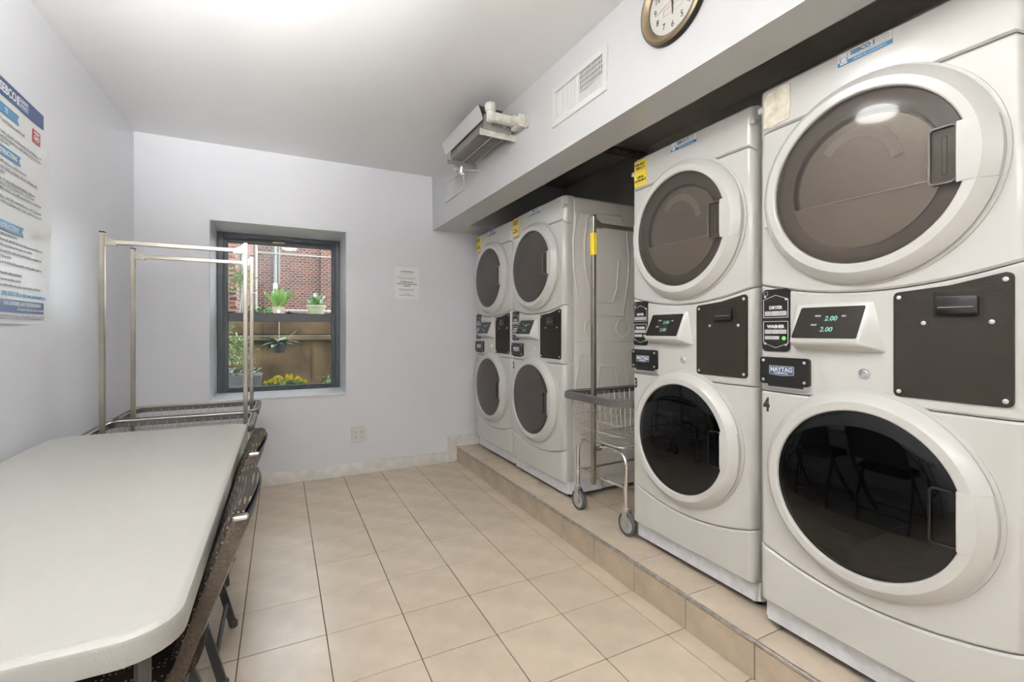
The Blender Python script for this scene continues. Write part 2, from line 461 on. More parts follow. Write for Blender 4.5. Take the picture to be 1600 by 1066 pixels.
# raised platform under the machines
plat = struct(obj('platform', MB().box(STEP_X + 0.004, XR, YF, YB, -0.06, STEP_Z - 0.0035), 'grout', smooth=False))
fr_mesh = ft_mesh = None
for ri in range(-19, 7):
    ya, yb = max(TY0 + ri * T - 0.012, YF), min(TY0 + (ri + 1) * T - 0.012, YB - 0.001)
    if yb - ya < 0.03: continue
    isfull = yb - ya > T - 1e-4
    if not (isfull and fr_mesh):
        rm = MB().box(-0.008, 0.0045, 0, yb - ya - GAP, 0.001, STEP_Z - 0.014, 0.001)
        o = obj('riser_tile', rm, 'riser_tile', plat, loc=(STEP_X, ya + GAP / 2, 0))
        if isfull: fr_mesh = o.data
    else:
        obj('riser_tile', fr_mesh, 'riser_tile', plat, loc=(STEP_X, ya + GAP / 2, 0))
    for cj in range(4):
        x0 = STEP_X + 0.006 + cj * T
        x1 = min(x0 + T, XR)
        if x1 - x0 < 0.05: continue
        key = isfull and x1 - x0 > T - 1e-4
        if key and ft_mesh: obj('tread_tile', ft_mesh, 'tile', plat, loc=(x0, ya + GAP / 2, STEP_Z))
        else:
            o = obj('tread_tile', tile_mesh(x1 - x0 - GAP, yb - ya - GAP), 'tile', plat, loc=(x0, ya + GAP / 2, STEP_Z))
            if key: ft_mesh = o.data
obj('nosing', MB().box(STEP_X - 0.011, STEP_X + 0.004, YF, YB - 0.001, STEP_Z - 0.012, STEP_Z + 0.002, 0.0025), 'nosing', plat)

# ------------------------------------------------------------------ window
win = struct(obj('window_1', MB().box(OX0 - 0.02, OX1 + 0.02, WY + 0.085, WY + 0.095, OZ0 - 0.03, OZ0 - 0.005), 'reveal_paint'))
rv = 0.006
obj('reveal', MB().box(OX0, OX0 + rv, YB - 0.004, WY + 0.02, OZ0, OZ1, 0.002), 'reveal_paint', win)
obj('reveal', MB().box(OX1 - rv, OX1, YB - 0.004, WY + 0.02, OZ0, OZ1, 0.002), 'reveal_paint', win)
obj('reveal', MB().box(OX0, OX1, YB - 0.004, WY + 0.02, OZ1 - rv, OZ1, 0.002), 'reveal_paint', win)
obj('window_sill', MB().box(OX0, OX1, YB - 0.012, WY + 0.02, OZ0 - 0.004, OZ0 + 0.010, 0.004), 'reveal_paint', win)
fx0, fx1, fz0, fz1 = OX0 + rv, OX1 - rv, OZ0 + 0.010, OZ1 - rv
def rect_frame(x0, x1, z0, z1, wl, wr, wb_, wt, y0, y1, bev=0.003):
    m = MB()
    m.box(x0, x0 + wl, y0, y1, z0, z1, bev).box(x1 - wr, x1, y0, y1, z0, z1, bev)
    m.box(x0 + wl - 0.001, x1 - wr + 0.001, y0 + 0.0005, y1, z0, z0 + wb_, bev).box(x0 + wl - 0.001, x1 - wr + 0.001, y0 + 0.0005, y1, z1 - wt, z1, bev)
    return m
obj('frame', rect_frame(fx0, fx1, fz0, fz1, 0.045, 0.038, 0.012, 0.040, WY - 0.02, WY + 0.085), 'frame_dark', win)
obj('stop_bead', rect_frame(fx0 + 0.045, fx1 - 0.038, fz0 + 0.012, fz1 - 0.040, 0.008, 0.008, 0.004, 0.008, WY - 0.012, WY - 0.002, 0.002), 'frame_dark', win)
MR0, MR1 = 1.290, 1.368
sx0, sx1 = fx0 + 0.045, fx1 - 0.038
up = obj('upper_sash', rect_frame(sx0, sx1, MR0 + 0.02, fz1 - 0.040, 0.030, 0.030, 0.050, 0.036, WY + 0.035, WY + 0.065), 'frame_dark', win)
obj('pane', MB().box(sx0 + 0.028, sx1 - 0.028, WY + 0.048, WY + 0.052, MR0 + 0.06, fz1 - 0.074), 'window_glass', up, smooth=False)
lo = obj('lower_sash', rect_frame(sx0, sx1, fz0 + 0.012, MR1, 0.034, 0.034, 0.026, 0.072, WY - 0.002, WY + 0.032), 'frame_dark', win)
obj('pane', MB().box(sx0 + 0.032, sx1 - 0.032, WY + 0.013, WY + 0.017, fz0 + 0.036, MR1 - 0.068), 'window_glass', lo, smooth=False)
obj('sash_latch', MB().box(0.045, 0.095, WY + 0.002, WY + 0.03, MR1, MR1 + 0.012, 0.003).box(0.06, 0.072, WY - 0.008, WY + 0.01, MR1 + 0.004, MR1 + 0.022, 0.002), 'gloss_black', lo)
for xx in (sx0 + 0.02, sx1 - 0.06):
    obj('tilt_latch', MB().box(xx, xx + 0.05, WY + 0.004, WY + 0.022, MR1, MR1 + 0.006, 0.002), 'gloss_black', lo)
obj('sash_pull', MB().box(-0.06, 0.035, WY + 0.012, WY + 0.036, fz1 - 0.056, fz1 - 0.046, 0.002), 'brass', up)

# ------------------------------------------------------------------ stacked washer-dryers
W2 = 0.343
def fy(x):                                           # plan profile of the bowed front
    a = abs(x) - 0.312
    b = 0.004 * (x / W2) ** 2
    if a <= 0: return b
    t = min(1, a / (W2 - 0.312))
    return b + 0.034 * (1 - math.sqrt(max(0, 1 - t * t)))
XS = [-0.343, -0.3415, -0.338, -0.333, -0.326, -0.318, -0.31] + [-0.31 + 0.62 * i / 24 for i in range(1, 24)] + [0.31, 0.318, 0.326, 0.333, 0.338, 0.3415, 0.343]
def front_panel(zl, zh, t=0.030, e=0.006):
    m = MB(); vs = []; fs = []; k = 6
    for x in XS:
        a, b = zl(x), zh(x); y = fy(x)
        vs += [(x, y + t + 0.01, a), (x, y + 0.006, a), (x, y, a + e), (x, y, b - e), (x, y + 0.006, b), (x, y + t + 0.01, b)]
    n = len(XS)
    for i in range(n - 1):
        for j in range(k - 1):
            fs.append((i * k + j, (i + 1) * k + j, (i + 1) * k + j + 1, i * k + j + 1))
    fs.append(tuple(range(k))); fs.append(tuple((n - 1) * k + j for j in range(k - 1, -1, -1)))
    return m.add(vs, fs)
cst = lambda c: (lambda x: c)
LIP = lambda x: 0.254 + 0.060 * (x / W2) ** 2
CTB = cst(0.860)
CTT = lambda x: 1.192 + 0.052 * (x / W2) ** 2
TSM = lambda x: 1.785 - (0.022 * ((abs(x) - 0.318) / 0.025) if abs(x) > 0.318 else 0)
g = 0.0016
ZD, RD = 1.523, 0.304      # dryer door centre height and radius
ZW, RW = 0.598, 0.294

def door(root, name, zc, R, glass, kind):
    s = R / 0.304
    ring = MB().lathe([(0.252 * s, 0.002), (0.304 * s, 0.002), (0.306 * s, 0.014), (0.302 * s, 0.019), (0.277 * s, 0.0430), (0.275 * s, 0.0440),
                       (0.253 * s, 0.0440), (0.2495 * s, 0.0420), (0.247 * s, 0.034), (0.247 * s, 0.010), (0.252 * s, 0.002)], (0, 0, zc), 'y', 72)
    d = obj(name, ring, 'door_white', root, angle=22)
    rg = 0.2465 * s
    # glass pane, gently domed
    gp = [(rg, 0.030), (rg, 0.036)] + [(rg * math.cos(i / 5 * PI / 2), 0.036 + 0.008 * math.sin(i / 5 * PI / 2)) for i in range(1, 5)] + [(0.0005, 0.044)]
    obj('door_glass', MB().lathe(gp, (0, 0, zc), 'y', 64), glass, d)
    # bowl behind the glass
    if kind == 'dryer':
        obj('inner_rim', MB().lathe([(rg, 0.024), (0.205 * s, 0.022), (0.198 * s, 0.019), (0.192 * s, 0.006), (rg, 0.006)], (0, 0, zc), 'y', 56), 'drum_dark', d)
        obj('drum_back', MB().lathe([(0.19 * s, 0.010), (0.188 * s, 0.004), (0.0005, 0.003)], (0, 0, zc), 'y', 48), 'drum', d)
        obj('drum_vane', MB().sweep([(-0.02 + 0.11 * math.cos(a), -0.006, zc + 0.02 + 0.13 * math.sin(a)) for a in [0.2 + i * 0.22 for i in range(11)]], [(-0.014, 0), (0, 0.006), (0.014, 0)]), 'drum_vane', d)
        h = -0.052
        pts = [(0.200 * s * math.cos(a), zc + 0.200 * s * math.sin(a)) for a in [PI - math.asin(h / (0.2 * s) * -1) * -1 + i * (PI + 2 * math.asin(h / (0.2 * s))) / 20 for i in range(21)]]
        hp = MB().prism(pts, -0.0215, -0.0235)
        obj('lint_screen_cover', hp, 'drum_light', d)
        obj('cover_edge', MB().box(-0.192 * s, 0.192 * s, -0.026, -0.0215, zc + h - 0.002, zc + h + 0.0015, 0.0006), 'silver', d)
    else:
        obj('inner_rim', MB().lathe([(rg, 0.020), (0.19 * s, 0.016), (0.165 * s, 0.004), (0.0005, 0.003)], (0, 0, zc), 'y', 48), 'rubber', d)
    # handle wrapping the ring on its free side
    hz = 0.0755; vs = []; fs = []; nz = 9
    for i in range(nz):
        z = -hz + 2 * hz * i / (nz - 1)
        ro, rm = 0.3055 * s, 0.276 * s
        xo, xm = math.sqrt(ro * ro - z * z), math.sqrt(rm * rm - z * z)
        e = 0.003 if i in (0, nz - 1) else 0
        vs += [(0.226, -0.020, zc + z), (0.226, -0.046 + e, zc + z), (0.229, -0.0485 + e, zc + z), (xm, -0.0475 + e, zc + z), (xo, -0.022 + e * 0.5, zc + z), (xo, 0.0, zc + z)]
    k = 6
    for i in range(nz - 1):
        for j in range(k - 1): fs.append((i * k + j, i * k + j + 1, (i + 1) * k + j + 1, (i + 1) * k + j))
    fs.append(tuple(range(k))); fs.append(tuple((nz - 1) * k + j for j in range(k - 1, -1, -1)))
    obj('door_handle', MB().add(vs, fs), 'door_white', d, angle=22)
    pk = MB()
    po, pi_ = rr(0.171, 0.2275, zc - 0.074, zc + 0.074, 0.012), rr(0.1755, 0.2265, zc - 0.0695, zc + 0.0695, 0.009)
    n = len(po)
    pk.add([(p[0], -0.034, p[1]) for p in po] + [(p[0], -0.0475, p[1]) for p in po] + [(p[0], -0.0475, p[1]) for p in pi_] + [(p[0], -0.036, p[1]) for p in pi_],
           [(a * n + i, a * n + (i + 1) % n, (a + 1) * n + (i + 1) % n, (a + 1) * n + i) for a in range(3) for i in range(n)] + [tuple(range(3 * n, 4 * n))])
    pk.box(0.196, 0.208, -0.0395, -0.0365, zc - 0.05, zc + 0.05, 0.002)
    obj('handle_pocket', pk, 'gloss_black' if kind == 'washer' else 'pocket_smoke', d)
    obj('hinge', MB().box(-R - 0.004, -R + 0.018, -0.016, -0.001, zc - 0.085, zc + 0.085, 0.004), 'door_white', d)
    return d

def screw(parent, x, y, z, r=0.0055):
    m = MB().lathe([(r, 0), (r, 0.0012), (r * 0.7, 0.0022), (r * 0.42, 0.0022), (r * 0.38, 0.0008), (0.0003, 0.0008)], (x, y, z), 'y', 12)
    obj('screw', m, 'silver', parent)

def make_machine(label, number, dglass, wglass, badge_y=0.0):
    r = thing('stacked_washer_dryer', label, 'washing machine', group='stacked washer dryers on the tiled step')
    # carcass
    body = MB().box(-W2 + 0.004, W2 - 0.004, 0.044, 0.70, 0.030, 1.930, 0.004)
    obj('cabinet', body, 'enamel_side_lightened', r)
    for sd in (-1, 1):
        xo = sd * W2
        for (za, zb, nm) in ((0.112, 0.998, 'side_panel'), (1.002, 1.915, 'side_panel')):
            obj(nm, MB().box(min(xo, xo - sd * 0.006), max(xo, xo - sd * 0.006), 0.083, 0.70, za, zb, 0.002), 'enamel_side_lightened', r)
    em = MB(); xe = W2 + 0.0005                       # pressed ribs of the visible side
    def rib(pts, w=0.010):
        em.sweep([(xe, a - 1.60, b - STEP_Z) for a, b in pts], [(-w, 0.0), (-w * 0.4, 0.0035), (w * 0.4, 0.0035), (w, 0.0)], caps=True, up=(1, 0, 0))
    rib([(1.700, 1.965), (1.678, 1.80), (1.679, 1.64), (1.690, 1.55), (1.733, 1.316), (2.083, 1.318), (2.125, 1.55), (2.135, 1.70), (2.115, 1.90), (2.061, 1.985), (1.721, 1.975)], 0.009)
    rib([(1.792, 1.965), (1.764, 1.80), (1.767, 1.645), (1.801, 1.478), (1.850, 1.405), (1.990, 1.405), (2.030, 1.50), (2.046, 1.692)], 0.009)
    rib([(1.688, 0.80), (1.688, 0.852), (1.733, 1.062), (2.083, 1.060), (2.133, 0.84), (2.133, 0.80)], 0.010)
    rib([(1.860, 0.80), (1.865, 0.843), (1.889, 0.983), (2.009, 0.981), (2.046, 0.84), (2.046, 0.80)], 0.010)
    for cx in (1.82, 2.078):
        rib([(cx + 0.058 * math.cos(a * PI / 10), 1.233 + 0.058 * math.sin(a * PI / 10)) for a in range(21)], 0.004)
    obj('pressed_rib', em, 'enamel_side_lightened', r, angle=60)
    obj('top_lid', MB().box(-W2 + 0.006, W2 - 0.006, 0.036, 0.70, 1.928, 1.938, 0.003), 'enamel', r)
    obj('toe_kick', MB().prism([(-0.335, 0.052), (-0.325, 0.034), (0.325, 0.034), (0.343, 0.060), (0.343, 0.30), (-0.343, 0.30), (-0.343, 0.06)], 0.030, 0.1065, 'xy'), 'enamel_toe', r)
    for fx in (-0.30, 0.30):
        for fyy in (0.09, 0.64):
            obj('foot', MB().lathe([(0.018, 0), (0.020, 0.006), (0.012, 0.010), (0.010, 0.031)], (fx, fyy, 0), 'z', 12), 'rubber', r)
    obj('kick_panel', front_panel(cst(0.108), lambda x: LIP(x) - g), 'enamel', r)
    obj('washer_front', front_panel(lambda x: LIP(x) + g, lambda x: CTB(x) - g), 'enamel', r)
    obj('control_panel', front_panel(lambda x: CTB(x) + g, lambda x: CTT(x) - g), 'enamel', r)
    obj('dryer_front', front_panel(lambda x: CTT(x) + g, lambda x: TSM(x) - g), 'enamel', r)
    obj('top_panel', front_panel(lambda x: TSM(x) + g, cst(1.938)), 'enamel', r)
    for sd in (-1, 1):
        obj('lid_clip', MB().box(sd * 0.334 - 0.010, sd * 0.334 + 0.010, 0.001, 0.040, 1.862, 1.884, 0.004), 'enamel', r)
    for nm, zc, R in (('door_collar', ZD, RD), ('door_collar', ZW, RW)):
        obj(nm, MB().lathe([(R - 0.012, -0.004), (R + 0.011, -0.004), (R + 0.010, 0.0025), (R + 0.003, 0.0035), (R - 0.012, 0.0035)], (0, 0, zc), 'y', 72), 'enamel', r)
    door(r, 'dryer_door', ZD, RD, dglass, 'dryer')
    door(r, 'washer_door', ZW, RW, wglass, 'washer')
    # instruction plate
    px0, px1, pz0, pz1 = -0.322, -0.221, 1.003, 1.221
    P = obj('instruction_plate', MB().prism(rr(px0, px1, pz0, pz1, 0.016), 0.006, -0.0025), 'gloss_black', r)
    xm = (px0 + px1) / 2; yy = -0.0029
    def line(pts, w=0.0016): return MB().sweep([(a, yy, b) for a, b in pts], [(-w / 2, -0.0002), (w / 2, -0.0002), (w / 2, 0.0002), (-w / 2, 0.0002)], up=(0, 1, 0))
    lx0, lx1 = px0 + 0.006, px1 - 0.006
    obj('plate_outline', line([(lx0, 1.122), (lx0, 1.185), (xm, 1.200), (lx1, 1.185), (lx1, 1.122)]), 'ink_white', P)
    obj('plate_outline', line([(lx0, 1.122), (lx1, 1.122)]), 'ink_white', P)
    obj('plate_outline', line([(lx0, 1.108), (lx0, 1.032), (xm, 1.016), (lx1, 1.032), (lx1, 1.108)]), 'ink_white', P)
    obj('plate_outline', line([(lx0, 1.108), (lx1, 1.108)]), 'ink_white', P)
    text('lettering', 'DRYER', 0.0155, 'ink_white', P, xm, yy, 1.1515, bold=0.0006)
    text('lettering', 'WASHER', 0.0155, 'ink_white', P, xm, yy, 1.0850, bold=0.0006)
    for (rowz, h, n) in ((1.128, 0.016, 3), (1.065, 0.0145, 3), (1.045, 0.012, 2)):
        for i in range(n):
            a = lx0 + 0.005 + i * 0.0268
            obj('push_key', MB().prism(rr(a, a + 0.0255, rowz, rowz + h, 0.001, 1), -0.0024, -0.0034), 'key_grey', P)
    dots = MB()
    for (rowz, h, n) in ((1.128, 0.016, 3), (1.065, 0.0145, 3), (1.045, 0.012, 2)):
        for i in range(n):
            a = lx0 + 0.005 + i * 0.0268
            for q in range(2 if rowz > 1.1 else 1):
                dots.box(a + 0.004, a + 0.0215, -0.0037, -0.0034, rowz + h * (0.62 - 0.34 * q) - 0.001, rowz + h * (0.62 - 0.34 * q) + 0.001)
    obj('key_print', dots, 'ink_grey', P, smooth=False)['kind'] = 'stuff'
    obj('start_key', MB().lathe([(0.0075, 0.0025), (0.0072, 0.0042), (0.0003, 0.0045)], (lx1 - 0.014, 0, 1.0495), 'y', 16), 'key_green', P)
    obj('plate_emblem', rect_frame(px0 + 0.007, px0 + 0.022, 1.201, 1.214, 0.0012, 0.0012, 0.0012, 0.0012, -0.0031, -0.0025, 0), 'ink_grey', P, smooth=False)
    for (a, b) in ((px0 + 0.012, 1.196), (px1 - 0.013, 1.184), (px0 + 0.012, 1.030), (px1 - 0.013, 1.027)):
        screw(P, a, -0.0025, b, 0.004)
    # badge plate
    B = obj('badge_plate', MB().prism(rr(-0.325, -0.152, 0.889, 0.983, 0.010), 0.010, -0.010), 'gloss_black', r)
    obj('coin_tray', MB().prism(rr(-0.318, -0.156, 0.874, 0.900, 0.008), 0.010, -0.007), 'silver', B)
    obj('tray_slot', MB().box(-0.296, -0.172, -0.0085, -0.006, 0.881, 0.890, 0.001), 'slot_black', B)
    obj('badge', MB().prism([(-0.2885, 0.954), (-0.2015, 0.954), (-0.2015, 0.924), (-0.245, 0.920), (-0.2885, 0.924)], -0.009, -0.0120), 'silver', B)
    obj('badge_field', MB().prism([(-0.286, 0.952), (-0.204, 0.952), (-0.204, 0.926), (-0.245, 0.922), (-0.286, 0.926)], -0.012, -0.0125), 'badge_blue', B)
    text('lettering', 'MAYTAG', 0.0215, 'ink_white', B, -0.245, -0.0129, 0.9345, bold=0.0007, sx=0.90)
    text('lettering', 'COMMERCIAL', 0.0078, 'ink_white', B, -0.245, -0.0129, 0.9265, bold=0.0002)
    for (a, b) in ((-0.312, 0.971), (-0.168, 0.969), (-0.312, 0.903), (-0.168, 0.903)):
        screw(B, a, -0.010, b, 0.005)
    # access plate with card reader
    A = obj('access_plate', MB().prism([(0.0905, 0.891), (0.304, 0.891)] + [(0.304 + 0.013 * math.sin(t), 0.904 - 0.013 * math.cos(t)) for t in (0.5, 1.0, PI / 2)] +
            [(0.317, 1.203)] + [(0.304 + 0.013 * math.cos(t), 1.203 + 0.013 * math.sin(t)) for t in (0.5, 1.0, 1.5)] + [(0.300, 1.2155), (0.20, 1.1935), (0.0905, 1.1835)] +
            [(0.0895 - 0.013 * math.sin(t), 1.1705 + 0.013 * math.cos(t)) for t in (0.4, 0.9, PI / 2)] + [(0.0765, 0.904)] + [(0.0895 - 0.013 * math.cos(t), 0.904 - 0.013 * math.sin(t)) for t in (0.5, 1.0)],
            0.012, -0.0025), 'black_plate', r)
    obj('plate_gasket', rect_frame(0.162, 0.268, 1.088, 1.180, 0.0025, 0.0010, 0.0010, 0.002, -0.0034, -0.002, 0), 'slot_black', A, smooth=False)
    obj('card_reader', MB().box(0.1735, 0.2565, -0.016, -0.002, 1.1180, 1.1640, 0.003, 2), 'gloss_black', A)
    obj('card_slot', MB().box(0.180, 0.250, -0.0166, -0.0155, 1.1365, 1.1405), 'slot_black', A, smooth=False)
    obj('slot_lip', MB().box(0.180, 0.250, -0.0172, -0.0155, 1.1352, 1.1365), 'key_grey', A, smooth=False)
    for (a, b) in ((0.0895, 1.168), (0.145, 1.096), (0.279, 1.097), (0.303, 1.199), (0.0895, 0.906), (0.303, 0.906)):
        screw(A, a, -0.0025, b, 0.0058)
    # display pod
    tz, bz, uz = 1.160, 1.044, 1.012
    D = MB().add([(-0.200, 0.004, tz + 0.006), (0.030, 0.004, tz + 0.006), (0.062, 0.004, uz - 0.004), (-0.206, 0.004, uz),
                  (-0.196, -0.006, tz), (0.020, -0.006, tz), (0.012, -0.046, bz), (-0.197, -0.046, bz), (0.010, -0.042, bz - 0.012), (-0.197, -0.042, bz - 0.012)],
                 [(0, 1, 5, 4), (4, 5, 6, 7), (7, 6, 8, 9), (9, 8, 2, 3), (1, 2, 8, 6, 5), (0, 4, 7, 9, 3), (0, 3, 2, 1)])
    bm = bmesh.new(); vv = [bm.verts.new(p) for p in D.v]
    for f in D.f: bm.faces.new([vv[i] for i in f])
    bmesh.ops.recalc_face_normals(bm, faces=bm.faces)
    ed = [e for e in bm.edges if min(v.co.y for v in e.verts) < -0.004]
    bmesh.ops.bevel(bm, geom=ed, offset=0.007, segments=3, affect='EDGES', profile=0.5)
    pod = obj('display_pod', MB().frombm(bm), 'enamel', r)
    # slanted screen frame: origin at lower middle
    sl = math.hypot(0.040, tz - bz); ax = Vector((1, 0, 0)); azv = Vector((0, 0.040, tz - bz)) / sl; nv = Vector((0, -(tz - bz), -0.040)) / sl * 1.0
    nv = ax.cross(azv); nv = nv if nv.y < 0 else -nv
    o0 = Vector((-0.092, -0.046, bz))
    M4 = Matrix((( ax.x, -nv.x, azv.x, o0.x), (ax.y, -nv.y, azv.y, o0.y), (ax.z, -nv.z, azv.z, o0.z), (0, 0, 0, 1)))
    sp = [(-0.098, 0.010), (0.096, 0.010), (0.104, sl - 0.012), (-0.082, sl - 0.012)]
    obj('screen', MB().prism([(-0.094, 0.008), (0.090, 0.008), (0.0945, 0.011), (0.1035, sl - 0.014), (0.101, sl - 0.0105), (-0.080, sl - 0.0105), (-0.0835, sl - 0.013), (-0.098, 0.012)], 0.002, -0.0022).xf(M4), 'screen', pod)
    for (t, sz, a, b, m_) in (('2.00', 0.0215, 0.014, 0.066, 'digit_glow'), ('2.00', 0.0215, 0.006, 0.030, 'digit_glow'),
                              ('PRICE', 0.0068, -0.026, 0.080, 'key_grey'), ('MIN', 0.0068, 0.050, 0.078, 'key_grey'), ('PRICE', 0.0068, -0.034, 0.050, 'key_grey')):
        obj('readout', shift(text_mb(t, sz, 'CENTER', 0.0002, shear=0.12), (a, -0.0026, b)).xf(M4), m_, pod, smooth=False)
    obj('lock', MB().lathe([(0.017, 0), (0.016, 0.0015), (0.0125, 0.001), (0.0115, 0.005), (0.0105, 0.0058), (0.007, 0.0058), (0.0065, 0.003), (0.0045, 0.003), (0.004, 0.0055), (0.0003, 0.0055)], (0.001, 0.0, 0.946), 'y', 24), 'silver', r)
    # decals
    text('number_decal', number, 0.066, 'ink_black', r, -0.309, -0.0006 + fy(-0.309), 0.790, bold=0.0028, sx=0.70)
    S = obj('brand_sticker', MB().box(-0.070, 0.074, -0.0012, 0.001, 1.893, 1.932), 'sticker_clear', r, smooth=False)
    obj('sticker_band', MB().box(-0.070, 0.074, -0.0016, -0.0012, 1.893, 1.905), 'sticker_blue', S, smooth=False)
    text('lettering', 'SEBCO', 0.0175, 'sticker_blue', S, -0.034, -0.0017, 1.9150, 'LEFT', 0.0007)
    obj('lettering', MB().box(0.0255, 0.0295, -0.0019, -0.0013, 1.9145, 1.9290), 'sticker_blue', S, smooth=False)
    obj('logo_box', rect_frame(0.032, 0.064, 1.9145, 1.9290, 0.0009, 0.0009, 0.0009, 0.0009, -0.0018, -0.0012, 0), 'ink_grey', S, smooth=False)
    text('lettering', 'LAUNDRY', 0.0062, 'ink_grey', S, 0.048, -0.0017, 1.9230)
    text('lettering', 'SYSTEMS', 0.0062, 'ink_grey', S, 0.048, -0.0017, 1.9165)
    text('lettering', 'THE FINEST IN MULTIHOUSING LAUNDRIES', 0.0042, 'ink_grey', S, 0.019, -0.0017, 1.9078, sx=1.05)
    text('lettering', '1-800-SEBCO-88 | www.sebcolaundry.com', 0.0058, 'ink_white', S, 0.016, -0.0020, 1.8970, sx=0.86)
    ic = MB().box(-0.064, -0.042, -0.0020, -0.0012, 1.8965, 1.9265)
    obj('washer_icon', ic, 'ink_white', S, smooth=False)
    obj('icon_outline', rect_frame(-0.064, -0.042, 1.8965, 1.9265, 0.0012, 0.0012, 0.0012, 0.0012, -0.0024, -0.0019, 0).lathe([(0.0090, 0.0019), (0.0090, 0.0024), (0.0078, 0.0024), (0.0078, 0.0019)], (-0.053, 0, 1.909), 'y', 20), 'sticker_blue', S, smooth=False)
    return r

def detergent_sticker(r):
    Y = obj('detergent_sticker', MB().box(-0.316, -0.232, -0.0004, 0.004, 1.797, 1.924), 'sticker_yellow', r, smooth=False)
    for (t, sz, z, m) in (('FOR BEST', 0.0165, 1.900, 'ink_black'), ('RESULTS', 0.0165, 1.883, 'ink_black'), ('USE he', 0.0155, 1.838, 'ink_black'), ('DETERGENT', 0.0145, 1.821, 'ink_black')):
        text('lettering', t, sz, m, Y, -0.274, -0.0007, z, bold=0.0005)
    obj('lettering', MB().box(-0.309, -0.239, -0.0009, -0.0003, 1.8725, 1.8745).box(-0.309, -0.239, -0.0009, -0.0003, 1.8560, 1.8570).box(-0.300, -0.258, -0.0009, -0.0003, 1.809, 1.811), 'ink_grey', Y, smooth=False)

def put(r, x, yc, rot, sw=1.0):
    r.location = (x, yc, STEP_Z); r.rotation_euler = (0, 0, -PI / 2 + rot); r.scale = (sw, 1, 1)

m4 = make_machine('white stacked washer dryer numbered four with tape residue on its top panel', '4', 'smoke_glass', 'black_glass')
m3 = make_machine('white stacked washer dryer numbered three with wire cart reflected in its lower door', '3', 'smoke_glass', 'black_glass')
m2 = make_machine('white stacked washer dryer numbered two with its ribbed side facing the cart gap', '2', 'brown_glass', 'brown_glass')
m1 = make_machine('white stacked washer dryer numbered one in the corner by the baseboard', '1', 'brown_glass', 'brown_glass')
for r in (m1, m2, m3): detergent_sticker(r)
rs = MB()
pts = [(-0.318, 1.800), (-0.290, 1.793), (-0.262, 1.800), (-0.226, 1.803), (-0.222, 1.85), (-0.222, 1.92), (-0.25, 1.9245), (-0.30, 1.918), (-0.317, 1.90), (-0.314, 1.86)]
obj('tape_residue', rs.prism(pts, 0.003, -0.0006), 'tape_residue', m4, smooth=False)
put(m4, 1.553, 1.105 - 0.343, 0.0)
put(m3, 1.605, 1.845 - 0.345, 0.0)
put(m2, 1.600, 2.838, 0.0, 1.075)
put(m1, 1.612, 3.602, 0.0, 1.075)

